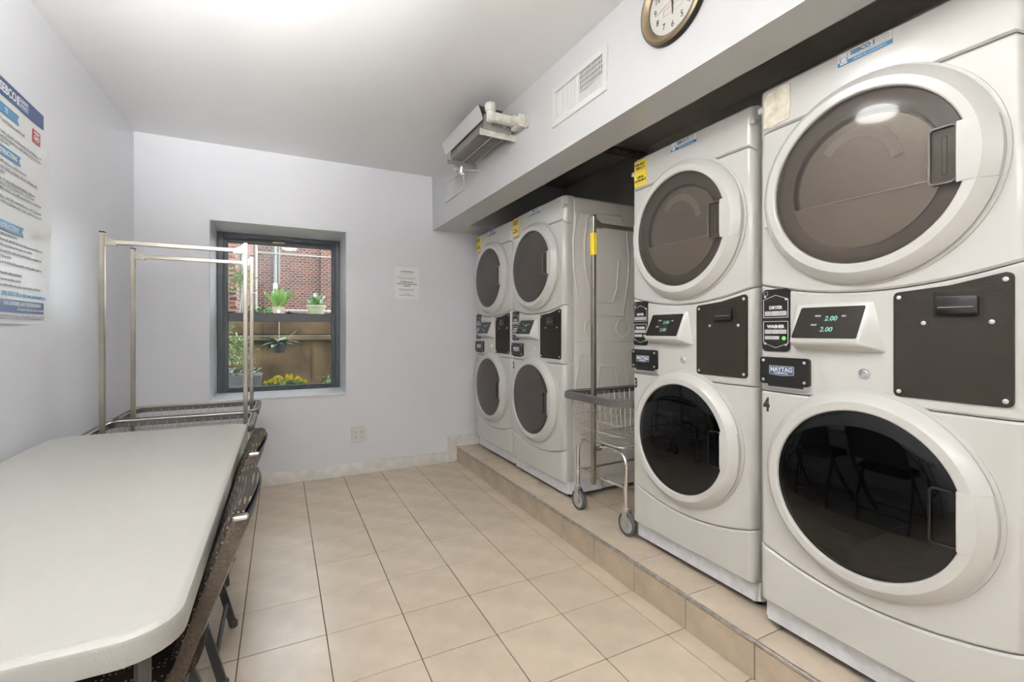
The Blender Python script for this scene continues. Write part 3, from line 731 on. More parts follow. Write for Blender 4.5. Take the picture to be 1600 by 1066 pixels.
# ------------------------------------------------------------------ laundry carts
def make_cart(label):
    c = thing('laundry_cart', label, 'laundry cart', group='chrome wire laundry carts with hanging racks')
    HX, HY, ZR, ZB = 0.352, 0.245, 0.695, 0.450
    bx_, by_ = 0.285, 0.195
    def loop(hx, hy, z, r, n=6):
        return [(a, b, z) for a, b in rr(-hx, hx, -hy, hy, r, n)]
    bump = MB().sweep(loop(HX, HY, ZR, 0.07), [(0.016, -0.018), (0.019, 0.0), (0.016, 0.016), (0.0, 0.021), (-0.010, 0.016), (-0.012, -0.018)], closed=True)
    obj('bumper_rim', bump, 'vinyl_grey', c)
    bk = MB()
    rim = loop(HX - 0.012, HY - 0.012, ZR + 0.016, 0.06)
    bk.tube(rim, 0.004, 6, True)
    def lerp(t): return (HX - 0.01 + (bx_ - HX + 0.01) * t, HY - 0.01 + (by_ - HY + 0.01) * t, ZR + (ZB - ZR) * t)
    for t in (0.25, 0.5, 0.75, 1.0):
        a, b, z = lerp(t)
        bk.tube(loop(a, b, z, 0.055, 4), 0.0024 if t < 1 else 0.004, 5, True)
    a0, b0, z0 = lerp(0); a1, b1, z1 = lerp(1.0)
    n = 14
    for i in range(n + 1):
        s = -1 + 2 * i / n
        for sd in (-1, 1):
            bk.tube([(s * (a0 - 0.03), sd * b0, z0), (s * (a1 - 0.03), sd * b1, z1)], 0.0016, 4)
    for i in range(10):
        s = -1 + 2 * i / 9
        for sd in (-1, 1):
            bk.tube([(sd * a0, s * (b0 - 0.03), z0), (sd * a1, s * (b1 - 0.03), z1)], 0.0016, 4)
    for i in range(20):
        x = -a1 + 0.01 + (2 * a1 - 0.02) * i / 19
        bk.tube([(x, -b1, z1), (x, b1, z1)], 0.0016, 4)
    for i in range(9):
        y = -b1 + 2 * b1 * (i + 0.5) / 9
        bk.tube([(-a1, y, z1 - 0.003), (a1, y, z1 - 0.003)], 0.0020, 4)
    obj('wire_basket', bk, 'wire', c)
    for sd in (-1, 1):
        x = sd * 0.268; zt = 0.428; q = 0.07
        p = [(x, -0.205, 0.115), (x, -0.205, zt - q)] + [(x, -0.205 + q - q * math.cos(t), zt - q + q * math.sin(t)) for t in (0.3, 0.6, 0.9, 1.2, PI / 2)]
        p += [(x, 0.205 - q + q * math.cos(t), zt - q + q * math.sin(t)) for t in (PI / 2, 1.2, 0.9, 0.6, 0.3)] + [(x, 0.205, zt - q), (x, 0.205, 0.115)]
        obj('frame_loop', MB().tube(p, 0.0115, 10), 'chrome', c)
        obj('cross_bar', MB().tube([(x, -0.205, 0.246), (x, 0.205, 0.246)], 0.0095, 8), 'chrome', c)
        obj('long_bar', MB().tube([(-0.268, sd * 0.205, 0.235), (0.268, sd * 0.205, 0.235)], 0.0085, 8), 'chrome', c)
        xp = sd * 0.318
        po = obj('rack_post', MB().box(xp - 0.011, xp + 0.011, -0.013, 0.013, 0.215, 1.718, 0.002), 'nickel', c)
        obj('post_cap', MB().box(xp - 0.012, xp + 0.012, -0.014, 0.014, 1.718, 1.724, 0.002), 'rubber', po)
        gx = xp - sd * 0.011
        gm = MB().prism([(gx, 1.705), (gx, 1.655), (gx - sd * 0.050, 1.655), (gx - sd * 0.045, 1.680)], -0.012, 0.012)
        obj('gusset', gm, 'nickel', po)
        obj('post_bracket', MB().box(min(xp, sd * 0.262), max(xp, sd * 0.262), -0.010, 0.010, 0.400, 0.418, 0.002), 'chrome', po)
        obj('post_bracket', MB().box(min(xp, sd * 0.262), max(xp, sd * 0.262), -0.010, 0.010, 0.238, 0.254, 0.002), 'chrome', po)
        for sy in (-1, 1):
            cs = obj('caster', MB().lathe([(0.0005, 0.140), (0.020, 0.140), (0.021, 0.126), (0.018, 0.122), (0.0005, 0.122)], (x, sy * 0.205, 0), 'z', 14).box(x - 0.020, x - 0.017, sy * 0.205 - 0.022, sy * 0.205 + 0.012, 0.045, 0.126, 0.001)
                     .box(x + 0.017, x + 0.020, sy * 0.205 - 0.022, sy * 0.205 + 0.012, 0.045, 0.126, 0.001), 'silver', c)
            wy = sy * 0.205 - 0.012
            obj('tyre', MB().lathe([(0.046, -0.014), (0.056, -0.014), (0.060, -0.009), (0.060, 0.009), (0.056, 0.014), (0.046, 0.014), (0.046, -0.014)], (x, wy, 0.0605), 'x', 26), 'rubber', cs)
            obj('wheel', MB().lathe([(0.0005, -0.012), (0.016, -0.013), (0.020, -0.009), (0.040, -0.009), (0.047, -0.012), (0.047, 0.012), (0.040, 0.009), (0.020, 0.009), (0.016, 0.013), (0.0005, 0.012)], (x, wy, 0.0605), 'x', 22), 'wheel_grey', cs)
    obj('top_bar', MB().box(-0.308, 0.308, -0.011, 0.011, 1.662, 1.684, 0.002), 'nickel', c)
    return c

cart1 = make_cart('chrome laundry cart with hanging rack standing against the end of the table')
cart1.location = (-0.497, 3.053, 0.0)
cart2 = copy_tree(cart1); cart2['label'] = 'chrome laundry cart with hanging rack parked against the wall under the window'
cart2.location = (-0.492, 3.585, 0.0)
cart3 = copy_tree(cart1); cart3['label'] = 'chrome laundry cart with yellow tape on its post between machines two and three'
cart3.location = (1.888, 2.130, STEP_Z); cart3.rotation_euler = (0, 0, math.radians(3.0))
obj('yellow_tape', MB().box(-0.3305, -0.3055, -0.0145, 0.0145, 1.50, 1.625, 0.001), 'sticker_yellow', cart3)

# ------------------------------------------------------------------ folding table
TXR, TXL, TYN, TYF, TZ = -0.148, -0.915, 0.905, 2.770, 0.740
tb = thing('folding_table', 'long off-white plastic folding table with rounded corners along the wall', 'table', ((TXL + TXR) / 2, (TYN + TYF) / 2, 0))
hw, hl = (TXR - TXL) / 2, (TYF - TYN) / 2
vs = []; prof = [(0.0, TZ - 0.046), (0.0, TZ - 0.012), (0.003, TZ - 0.006), (0.010, TZ - 0.0015), (0.018, TZ)]
n = 0; fs = []
for ins, z in [(0.012, TZ - 0.046)] + prof:
    L = rr(-hw + ins, hw - ins, -hl + ins, hl - ins, 0.085 - ins, 8); n = len(L)
    vs += [(a, b, z) for a, b in L]
kk = 6
for i in range(kk - 1):
    for j in range(n): fs.append((i * n + j, i * n + (j + 1) % n, (i + 1) * n + (j + 1) % n, (i + 1) * n + j))
fs.append(tuple((kk - 1) * n + j for j in range(n)))
L = rr(-hw + 0.03, hw - 0.03, -hl + 0.03, hl - 0.03, 0.055, 8)
base = len(vs); vs += [(a, b, TZ - 0.046) for a, b in L] + [(a, b, TZ - 0.018) for a, b in L]
for j in range(n):
    fs.append((j, (j + 1) % n, base + (j + 1) % n, base + j)); fs.append((base + j, base + (j + 1) % n, base + n + (j + 1) % n, base + n + j))
fs.append(tuple(base + n + j for j in range(n - 1, -1, -1)))
obj('tabletop', MB().add(vs, fs), 'table_plastic', tb, angle=28)
for sy in (-1, 1):
    y = sy * (hl - 0.19)
    for sx in (-1, 1):
        lg = obj('leg', MB().tube([(sx * (hw - 0.085), y, 0.012), (sx * (hw - 0.085), y, 0.60), (sx * (hw - 0.10), y, TZ - 0.022)], 0.0135, 10), 'leg_metal', tb)
        obj('leg_cap', MB().lathe([(0.0005, 0), (0.016, 0), (0.0165, 0.025), (0.013, 0.028)], (sx * (hw - 0.085), y, 0), 'z', 12), 'rubber', lg)
    obj('leg_brace', MB().tube([(-(hw - 0.085), y, 0.33), (hw - 0.085, y, 0.33)], 0.010, 8), 'leg_metal', tb)
    obj('folding_brace', MB().tube([(0, y, 0.33), (0, y - sy * 0.30, TZ - 0.025)], 0.009, 8), 'leg_metal', tb)
for sx in (-1, 1):
    obj('side_rail', MB().box(sx * (hw - 0.06) - 0.010, sx * (hw - 0.06) + 0.010, -hl + 0.1, hl - 0.1, TZ - 0.045, TZ - 0.018, 0.003), 'leg_metal', tb)

# ------------------------------------------------------------------ folding chairs
def make_chair(label):
    c = thing('folding_chair', label, 'chair', group='padded folding chairs at the table')
    HWY = 0.207
    for sd in (-1, 1):
        y = sd * HWY
        pr = [(-0.009, -0.015), (0.009, -0.015), (0.009, 0.015), (-0.009, 0.015)]
        fl = obj('front_leg', MB().sweep([(-0.556, y, 0.012), (-0.26, y, 0.395), (-0.205, y, 0.475), (-0.145, y, 0.640), (-0.088, y, 0.790)], pr, up=(1, 0, 0)), 'hammered', c)
        obj('end_cap', MB().box(-0.104, -0.074, y - 0.012, y + 0.012, 0.785, 0.796, 0.003), 'silver', fl)
        obj('foot_cap', MB().lathe([(0.0005, 0), (0.017, 0), (0.018, 0.02), (0.012, 0.03)], (-0.561, y, 0), 'z', 10), 'rubber', fl)
        yr = sd * (HWY - 0.026)
        rl = obj('rear_leg', MB().sweep([(-0.183, yr, 0.012), (-0.230, yr, 0.20), (-0.318, yr, 0.445)], [(-0.008, -0.013), (0.008, -0.013), (0.008, 0.013), (-0.008, 0.013)], up=(1, 0, 0)), 'leg_metal', c)
        obj('foot_cap', MB().lathe([(0.0005, 0), (0.015, 0), (0.016, 0.02), (0.010, 0.028)], (-0.180, yr, 0), 'z', 10), 'rubber', rl)
        obj('rivet', MB().lathe([(0.008, -0.006), (0.008, 0.004), (0.005, 0.007), (0.0004, 0.007)], (-0.205, yr - sd * 0.012, 0.10), 'y', 10), 'rubber', rl)
    obj('rear_stretcher', MB().tube([(-0.205, -HWY + 0.03, 0.10), (-0.205, HWY - 0.03, 0.10)], 0.008, 8), 'leg_metal', c)
    obj('front_stretcher', MB().tube([(-0.50, -HWY, 0.085), (-0.50, HWY, 0.085)], 0.008, 8), 'leg_metal', c)
    # seat cushion
    bm = bmesh.new(); bmesh.ops.create_grid(bm, x_segments=10, y_segments=10, size=1.0)
    top = {}
    m = MB(); vs = []; fs = []
    N = 12
    for lay in (0, 1):
        for i in range(N + 1):
            for j in range(N + 1):
                u, v = -1 + 2 * i / N, -1 + 2 * j / N
                su = u * math.sqrt(1 - v * v / 5); sv = v * math.sqrt(1 - u * u / 5)
                d = max(abs(u), abs(v))
                zz = 0.470 + 0.020 * (1 - d ** 4) if lay == 0 else 0.440 - 0.004 * (1 - d ** 4)
                vs.append((-0.375 + su * 0.195 , sv * 0.188, zz - 0.02 * (u + 0.2) * (1 if u > 0 else 0)))
    K = (N + 1) ** 2
    for lay in (0, 1):
        for i in range(N):
            for j in range(N):
                a = lay * K + i * (N + 1) + j
                fs.append((a, a + 1, a + N + 2, a + N + 1))
    rimi = [i * (N + 1) for i in range(N + 1)] + [N * (N + 1) + j for j in range(1, N + 1)] + [i * (N + 1) + N for i in range(N - 1, -1, -1)] + [j for j in range(N - 1, 0, -1)]
    for q in range(len(rimi)):
        a, b = rimi[q], rimi[(q + 1) % len(rimi)]
        fs.append((a, b, b + K, a + K))
    bm.free()
    obj('seat', m.add(vs, fs), 'chair_fabric', c, angle=70)
    obj('seat_pan', MB().box(-0.565, -0.195, -0.186, 0.186, 0.420, 0.436, 0.006), 'hammered', c)
    # curved padded back: fabric in front, shell behind
    def back(off, th, ztop, zbot):
        vs = []; fs = []; NY, NZ = 12, 8
        for lay in (0, 1):
            for i in range(NY + 1):
                s = -1 + 2 * i / NY
                for j in range(NZ + 1):
                    t = j / NZ
                    z = zbot + (ztop - zbot) * t
                    xr = -0.197 + (z - 0.50) * (0.109 / 0.29)
                    edge = max(abs(s), abs(2 * t - 1))
                    pad = th * (1 - 0.45 * edge ** 8)
                    bow = 0.022 * (1 - s * s)
                    zz = z + (0.016 * (1 - s * s) if t > 0.99 else 0) * 1.0
                    vs.append((xr + bow + off - (pad if lay == 0 else 0), s * (HWY - 0.008), zz))
        K = (NY + 1) * (NZ + 1)
        for lay in (0, 1):
            for i in range(NY):
                for j in range(NZ):
                    a = lay * K + i * (NZ + 1) + j
                    fs.append((a, a + 1, a + NZ + 2, a + NZ + 1))
        rim = [i * (NZ + 1) for i in range(NY + 1)] + [NY * (NZ + 1) + j for j in range(1, NZ + 1)] + [i * (NZ + 1) + NZ for i in range(NY - 1, -1, -1)] + [j for j in range(NZ - 1, 0, -1)]
        for q in range(len(rim)):
            a, b = rim[q], rim[(q + 1) % len(rim)]
            fs.append((a, b, b + K, a + K))
        return MB().add(vs, fs)
    obj('backrest', back(0.002, 0.042, 0.804, 0.50), 'chair_fabric', c, angle=70)
    obj('back_shell', back(0.012, 0.011, 0.792, 0.505), 'chair_back_shell', c, angle=70)
    return c
ch1 = make_chair('black dotted padded folding chair pushed under the near end of the table')
ch1.location = (0.0085, 1.425, 0)
ch2 = copy_tree(ch1); ch2['label'] = 'black dotted padded folding chair pushed under the table beside the carts'
ch2.location = (0.008, 2.030, 0)

# ------------------------------------------------------------------ poster on the left wall
po = thing('poster', 'tall laundry instruction poster with navy header band and blue ribbons', 'poster', (xl(2.54) + 0.006, 2.54, 1.716), PI / 2 + 0.020)
PY, PZ = 2.54, 1.716
X = lambda y: y - PY
Z = lambda z: z - PZ
sv = []; sf = []; NP = 14
for i in range(NP + 1):
    z = -0.474 + 0.948 * i / NP
    curl = 0.012 * max(0, math.sin(PI * i / NP)) ** 1
    for x, k2 in ((-0.305, 0.0), (0.0, 0.0), (0.20, 0.1), (0.26, 0.45), (0.305, 1.0)):
        sv.append((x, -0.001 - curl * k2, z))
for i in range(NP):
    for j in range(4):
        sf.append((i * 5 + j, i * 5 + j + 1, (i + 1) * 5 + j + 1, (i + 1) * 5 + j))
obj('sheet', MB().add(sv, sf), 'poster_paper', po)
e = -0.0035
band = obj('header_band', MB().box(-0.305, 0.298, e - 0.0006, e + 0.001, Z(2.112), Z(2.177)), 'poster_navy', po, smooth=False)
text('lettering', 'SEBCO', 0.048, 'ink_white', band, X(2.538), e - 0.001, Z(2.126), 'RIGHT', 0.0012, 0.88)
obj('lettering', MB().box(X(2.545), X(2.557), e - 0.0012, e, Z(2.124), Z(2.160)), 'ink_white', band, smooth=False)
obj('logo_box', rect_frame(X(2.562), X(2.640), Z(2.124), Z(2.163), 0.0022, 0.0022, 0.0022, 0.0022, e - 0.0012, e, 0), 'ink_white', band, smooth=False)
text('lettering', 'LAUNDRY', 0.0155, 'ink_white', band, X(2.601), e - 0.001, Z(2.147), sx=0.95)
text('lettering', 'SYSTEMS', 0.0155, 'ink_white', band, X(2.601), e - 0.001, Z(2.130), sx=0.95)
for (zt, zb, xr_, word, wx) in ((2.082, 2.044, 2.565, 'TS', 2.470), (1.920, 1.883, 2.578, 'INSTRUCTIONS', 2.546), (1.637, 1.600, 2.604, 'INSTRUCTIONS', 2.558)):
    rb = obj('ribbon', MB().prism([(-0.295, Z(zb)), (X(xr_), Z(zb)), (X(xr_) - 0.014, Z((zt + zb) / 2)), (X(xr_), Z(zt)), (-0.295, Z(zt))], e + 0.001, e - 0.0006), 'poster_blue', po, smooth=False)
    text('lettering', word, 0.026, 'ink_white', rb, X(wx), e - 0.001, Z((zt + zb) / 2) - 0.0095, 'RIGHT', 0.0005, 0.86)
red = obj('red_stamp', MB().box(X(2.686), X(2.758), e - 0.0006, e + 0.001, Z(2.026), Z(2.082)), 'poster_red', po, smooth=False)
obj('stamp_ring', MB().lathe([(0.020, -0.0015 + 0.005), (0.020, 0.0045), (0.0165, 0.0045), (0.0165, 0.003)], (0, 0, 0), 'y', 24).xf(Matrix.Translation((X(2.722), 0, Z(2.050))) @ Matrix.Diagonal((1.35, 1, 0.75, 1))), 'ink_white', red, smooth=False)
obj('stamp_ring', MB().box(X(2.697), X(2.747), e - 0.0011, e, Z(2.068), Z(2.075)).box(X(2.708), X(2.736), e - 0.0011, e, Z(2.044), Z(2.056)), 'ink_white', red, smooth=False)
def greek(x1, z, h, m, par, seed, x0=2.245):
    rnd = random.Random(seed); mb = MB(); x = x0
    while x < x1:
        w = rnd.uniform(0.012, 0.045); b = min(x + w, x1)
        k = x
        while k < b - 0.002:
            q = rnd.uniform(0.0022, 0.0042)
            hh = h * rnd.choice((0.7, 0.7, 1.0))
            mb.box(X(k), X(min(k + q, b)), e - 0.0008, e + 0.0005, Z(z), Z(z) + hh); k += q + 0.0011
        x = b + 0.006
    obj('text_line', mb, m, par, smooth=False)
sd = 0
for (x1, z) in ((2.613, 2.016), (2.765, 1.970), (2.765, 1.952), (2.489, 1.936), (2.629, 1.858), (2.728, 1.836), (2.46, 1.818), (2.71, 1.790), (2.70, 1.774), (2.765, 1.756), (2.796, 1.724), (2.799, 1.706),
                (2.549, 1.582), (2.780, 1.560), (2.680, 1.540), (2.768, 1.517), (2.500, 1.498), (2.771, 1.474), (2.586, 1.434), (2.580, 1.410), (2.758, 1.388)):
    greek(x1, z, 0.0085, 'ink_grey', po, sd); sd += 1
text('lettering', '(800) SEBCO 88 or visit www.sebcolaundry.com', 0.024, 'poster_blue', po, X(2.822), e - 0.001, Z(1.353), 'RIGHT', 0.0003, 0.84)
fb = obj('footer_band', MB().box(-0.305, 0.302, e - 0.0006, e + 0.001, Z(1.288), Z(1.338)), 'poster_navy', po, smooth=False)
text('lettering', 'OUR CUSTOMERS, AND THE ENVIRONMENT', 0.020, 'ink_white', fb, X(2.765), e - 0.001, Z(1.3165), 'RIGHT', 0.0005, 0.82, shear=0.15)
text('lettering', 'efficient equipment available today, including for our high efficiency', 0.0125, 'ink_white', fb, X(2.796), e - 0.001, Z(1.298), 'RIGHT', 0.0001, 0.74, shear=0.15)
greek(2.80, 1.272, 0.006, 'ink_grey', po, 90); greek(2.80, 1.262, 0.006, 'ink_grey', po, 91)

# ------------------------------------------------------------------ notice, outlet on the back wall
no = thing('notice_sheet', 'white printed paper notice taped on the wall beside the window', 'notice', (1.0065, YB, 1.64))
sheet = obj('sheet', MB().box(-0.1085, 0.1085, -0.003, -0.001, -0.140, 0.140), 'paper', no, smooth=False)
text('lettering', '! ATTENTION !', 0.019, 'ink_black', no, 0, -0.0034, 0.093, bold=0.0004)
text('lettering', 'Valued Customers', 0.015, 'ink_grey', no, 0, -0.0034, 0.074)
e_save = e
def bars(z, w, h, m, seed):
    rnd = random.Random(seed); mb = MB(); x = -w
    while x < w:
        q = rnd.uniform(0.008, 0.022); b = min(x + q, w)
        mb.box(x, b, -0.0038, -0.0028, z, z + h); x = b + 0.005
    obj('text_line', mb, m, no, smooth=False)
for i, (z, w) in enumerate(((0.047, 0.080), (0.034, 0.064), (-0.058, 0.070), (-0.070, 0.062), (-0.098, 0.034), (-0.112, 0.066))): bars(z, w, 0.0045, 'ink_grey', i)
for i, (t, z) in enumerate((('PLEASE leave the', 0.004), ('doors and lids open on the', -0.013), ('machines', -0.030))):
    text('lettering', t, 0.0165, 'ink_black', no, 0, -0.0034, z, bold=0.0004)

ou = thing('wall_outlet', 'white double wall outlet plate low on the back wall', 'outlet', (0.5945, YB, 0.335))
obj('cover_plate', MB().box(-0.0585, 0.0585, -0.007, 0.0, -0.067, 0.067, 0.003), 'outlet_white', ou)
for sx in (-0.0235, 0.0235):
    for sz in (-0.020, 0.020):
        rc = obj('receptacle', MB().lathe([(0.0165, 0.006), (0.0165, 0.0085), (0.0155, 0.009), (0.0004, 0.009)], (sx, 0, sz), 'y', 20), 'outlet_white', ou)
        obj('socket_hole', MB().box(sx - 0.0075, sx - 0.0045, -0.0095, -0.0088, sz + 0.001, sz + 0.009).box(sx + 0.0045, sx + 0.0075, -0.0095, -0.0088, sz + 0.001, sz + 0.009)
            .prism(circ(sx, sz - 0.007, 0.0032, 8), -0.0095, -0.0088), 'ink_black', rc, smooth=False)

# ------------------------------------------------------------------ vents, clock and heater on the soffit
def soffit_x(y, z): 
    t = (z - ZS) / (ZC - ZS); return xs_b(y) * (1 - t) + xs_t(y) * t
SROT = -PI / 2 + 0.021
def vent(label, yc, zc, w, h, bars_n):
    v = thing('air_vent', label, 'vent', (soffit_x(yc, zc), yc, zc), SROT, 'white wall registers')
    hw_, hh_ = w / 2, h / 2
    obj('face_frame', MB().box(-hw_, -hw_ + 0.028, -0.011, 0.002, -hh_, hh_, 0.002).box(hw_ - 0.028, hw_, -0.011, 0.002, -hh_, hh_, 0.002)
        .box(-hw_ + 0.027, hw_ - 0.027, -0.0105, 0.002, hh_ - 0.032, hh_, 0.002).box(-hw_ + 0.027, hw_ - 0.027, -0.0105, 0.002, -hh_, -hh_ + 0.032, 0.002)
        .box(-0.008, 0.008, -0.0055, 0.002, -hh_ + 0.03, hh_ - 0.03, 0.001), 'vent_white', v)
    obj('duct_shadow', MB().box(0.007, hw_ - 0.027, -0.0008, 0.002, -hh_ + 0.03, hh_ - 0.03), 'vent_dark', v, smooth=False)
    obj('closed_damper', MB().box(-hw_ + 0.027, -0.007, -0.0018, 0.002, -hh_ + 0.03, hh_ - 0.03), 'vent_white', v, smooth=False)
    nl = 14
    for i in range(nl):
        x = -hw_ + 0.034 + (hw_ - 0.048) * i / (nl - 1)
        obj('louver', MB().box(x - 0.0036, x + 0.0036, -0.0050, -0.0012, -hh_ + 0.034, hh_ - 0.034, 0.001), 'vent_white', v)
        x = 0.014 + (hw_ - 0.048) * i / (nl - 1)
        obj('louver', MB().box(x - 0.0020, x + 0.0014, -0.0050, -0.0008, -hh_ + 0.032, hh_ - 0.032, 0.0008), 'vent_white', v)
    for i in range(bars_n):
        z = -hh_ + 0.032 + (h - 0.064) * (i + 0.5) / bars_n
        obj('cross_louver', MB().box(0.008, hw_ - 0.028, -0.0030, -0.0010, z - 0.0016, z + 0.0016), 'vent_white', v, smooth=False)
    obj('damper_lever', MB().box(hw_ - 0.018, hw_ - 0.012, -0.014, -0.005, -0.012, 0.026, 0.002), 'vent_white', v)
    return v
vent('large white air register between the wall clock and the finned heater', 1.855, 2.382, 0.440, 0.206, 6)
vent('small white air register beyond the finned heater near the corner', 3.525, 2.385, 0.420, 0.186, 5)

ck = thing('wall_clock', 'round bronze-rimmed wall clock with a white numbered face', 'clock', (soffit_x(1.257, 2.435), 1.257, 2.435), SROT)
obj('case', MB().lathe([(0.0005, 0.002), (0.152, 0.002), (0.154, 0.010), (0.150, 0.026), (0.142, 0.032), (0.132, 0.030), (0.118, 0.020), (0.115, 0.014), (0.115, 0.010), (0.0005, 0.010)], (0, 0, 0), 'y', 64), 'clock_bronze', ck)
obj('case_edge', MB().lathe([(0.1525, 0.006), (0.1555, 0.009), (0.154, 0.020), (0.1505, 0.0265)], (0, 0, 0), 'y', 64), 'gloss_black', ck)
fa = obj('face', MB().lathe([(0.1155, 0.0105), (0.1150, 0.0125), (0.0005, 0.0125)], (0, 0, 0), 'y', 48), 'clock_face', ck)
for h in range(1, 13):
    a = PI / 2 - h * PI / 6
    mbt = text_mb(str(h), 0.032, 'CENTER', 0.0001, 0.9)
    shift(mbt, (0.086 * math.cos(a), -0.0129, 0.086 * math.sin(a) - 0.011))
    obj('numeral', mbt, 'ink_black', fa, smooth=False)
tk = MB()
for i in range(60):
    a = i * PI / 30; l = 0.006 if i % 5 else 0.010
    ca, sa = math.cos(a), math.sin(a)
    tk.add([(0.111 * ca - 0.0005 * sa, -0.0129, 0.111 * sa + 0.0005 * ca), (0.111 * ca + 0.0005 * sa, -0.0129, 0.111 * sa - 0.0005 * ca),
            ((0.111 - l) * ca + 0.0005 * sa, -0.0129, (0.111 - l) * sa - 0.0005 * ca), ((0.111 - l) * ca - 0.0005 * sa, -0.0129, (0.111 - l) * sa + 0.0005 * ca)], [(0, 1, 2, 3)])
obj('minute_marks', tk, 'ink_grey', fa, smooth=False)
obj('face_panel', rect_frame(-0.045, 0.045, -0.040, -0.016, 0.0016, 0.0016, 0.0016, 0.0016, -0.0131, -0.0125, 0), 'clock_red', fa, smooth=False)
def hand(name, ang, l, w, y, m):
    d = MB().prism([(-w, -0.015), (w, -0.015), (w * 0.5, l), (-w * 0.5, l)], y, y - 0.001)
    d.xf(Matrix.Rotation(ang, 4, 'Y')); obj(name, d, m, ck, smooth=False)
hand('hour_hand', math.radians(355), 0.058, 0.0035, -0.0145, 'ink_black')
hand('minute_hand', math.radians(178), 0.052, 0.0028, -0.0160, 'ink_black')
hand('second_hand', math.radians(258), 0.080, 0.0009, -0.0172, 'clock_red')
obj('crystal', MB().lathe([(0.117, 0.0195), (0.117, 0.0205), (0.09, 0.0225), (0.05, 0.024), (0.0005, 0.0245)], (0, 0, 0), 'y', 40), 'clear_plastic', ck)

# finned heater: local x runs toward the viewer end (-Y), -y away from the soffit
hy = 2.765
he = thing('finned_heater', 'old cream finned radiator with metal shield mounted high on the soffit', 'radiator', (soffit_x(hy, 2.44), hy, 2.44), SROT)
NF = 26
for i in range(NF):
    x = -0.275 + 0.55 * i / (NF - 1)
    obj('fin', MB().box(x - 0.0016, x + 0.0016, -0.215, -0.035, -0.045, 0.045), 'rad_fin', he, smooth=False)
for yy, zz in ((-0.085, 0.0), (-0.165, 0.0)):
    obj('heat_pipe', MB().tube([(-0.305, yy, zz), (0.300, yy, zz)], 0.016, 12), 'rad_silver', he)
obj('spacer_rod', MB().tube([(-0.29, -0.125, -0.046), (0.29, -0.125, -0.046)], 0.0025, 6), 'wire', he)
obj('spacer_rod', MB().tube([(-0.29, -0.045, -0.046), (0.29, -0.045, -0.046)], 0.0035, 6), 'rad_fin', he)
obj('shield', MB().add([(-0.33, -0.232, 0.000), (0.30, -0.232, 0.000), (0.30, -0.262, 0.072), (-0.33, -0.262, 0.072), (-0.33, -0.229, 0.000), (0.30, -0.229, 0.000), (0.30, -0.259, 0.073), (-0.33, -0.259, 0.073)],
    [(0, 1, 2, 3), (7, 6, 5, 4), (0, 4, 5, 1), (3, 2, 6, 7), (0, 3, 7, 4), (1, 5, 6, 2)]).box(-0.33, 0.30, -0.262, -0.10, 0.072, 0.075), 'rad_shield', he, smooth=False)
obj('support_bar', MB().box(0.262, 0.268, -0.235, 0.0, -0.078, -0.040, 0.001), 'rad_cream', he)
obj('support_bar', MB().box(-0.292, -0.287, -0.235, -0.02, -0.070, -0.042, 0.001), 'rad_fin', he)
cast = MB().box(0.315, 0.365, -0.200, -0.035, -0.022, 0.028, 0.014, 3).box(0.305, 0.40, -0.055, -0.001, -0.040, 0.035, 0.008, 2)
obj('end_casting', cast, 'rad_cream', he)
obj('bleed_cap', MB().lathe([(0.0005, -0.06), (0.022, -0.06), (0.024, -0.02), (0.031, -0.015), (0.033, 0.020), (0.026, 0.030), (0.0005, 0.033)], (0.345, -0.205, 0.045), 'z', 18).box(0.325, 0.365, -0.225, -0.185, -0.03, 0.0, 0.010, 2), 'rad_cream', he)
obj('wall_bracket', MB().box(0.395, 0.405, -0.090, 0.0, -0.030, 0.010, 0.002).box(0.40, 0.43, -0.012, 0.0, -0.05, 0.03, 0.002), 'rad_cream', he)
va = MB().lathe([(0.0005, -0.05), (0.020, -0.05), (0.026, -0.035), (0.026, 0.01), (0.018, 0.02), (0.018, 0.045), (0.0005, 0.045)], (-0.318, -0.120, -0.070), 'z', 14)
va.lathe([(0.0005, 0.0), (0.019, 0.0), (0.024, 0.012), (0.024, 0.034), (0.015, 0.045), (0.0005, 0.05)], (-0.318, -0.130, -0.085), 'y', 14)
va.lathe([(0.0005, -0.030), (0.006, -0.030), (0.006, 0.0), (0.028, 0.002), (0.028, 0.010), (0.0005, 0.012)], (-0.318, -0.105, -0.130), 'z', 12)
va.tube([(-0.318, -0.120, -0.07), (-0.30, -0.105, -0.02), (-0.29, -0.085, 0.0)], 0.014, 8)
va.tube([(-0.30, -0.10, -0.09), (-0.28, -0.04, -0.085), (-0.275, 0.0, -0.085)], 0.010, 8)
obj('valve', va, 'rad_silver', he)

# pipe in the dark recess over the machines
tag(obj('steam_pipe', MB().tube([(2.40, 2.60, 2.50), (2.02, 2.62, 2.50), (1.94, 2.65, 2.48), (1.92, 2.72, 2.44), (1.90, 3.10, 2.42)], 0.028, 12), 'rust_pipe'),
    'rusty brown pipe elbow in the dark gap above machine two', 'pipe')

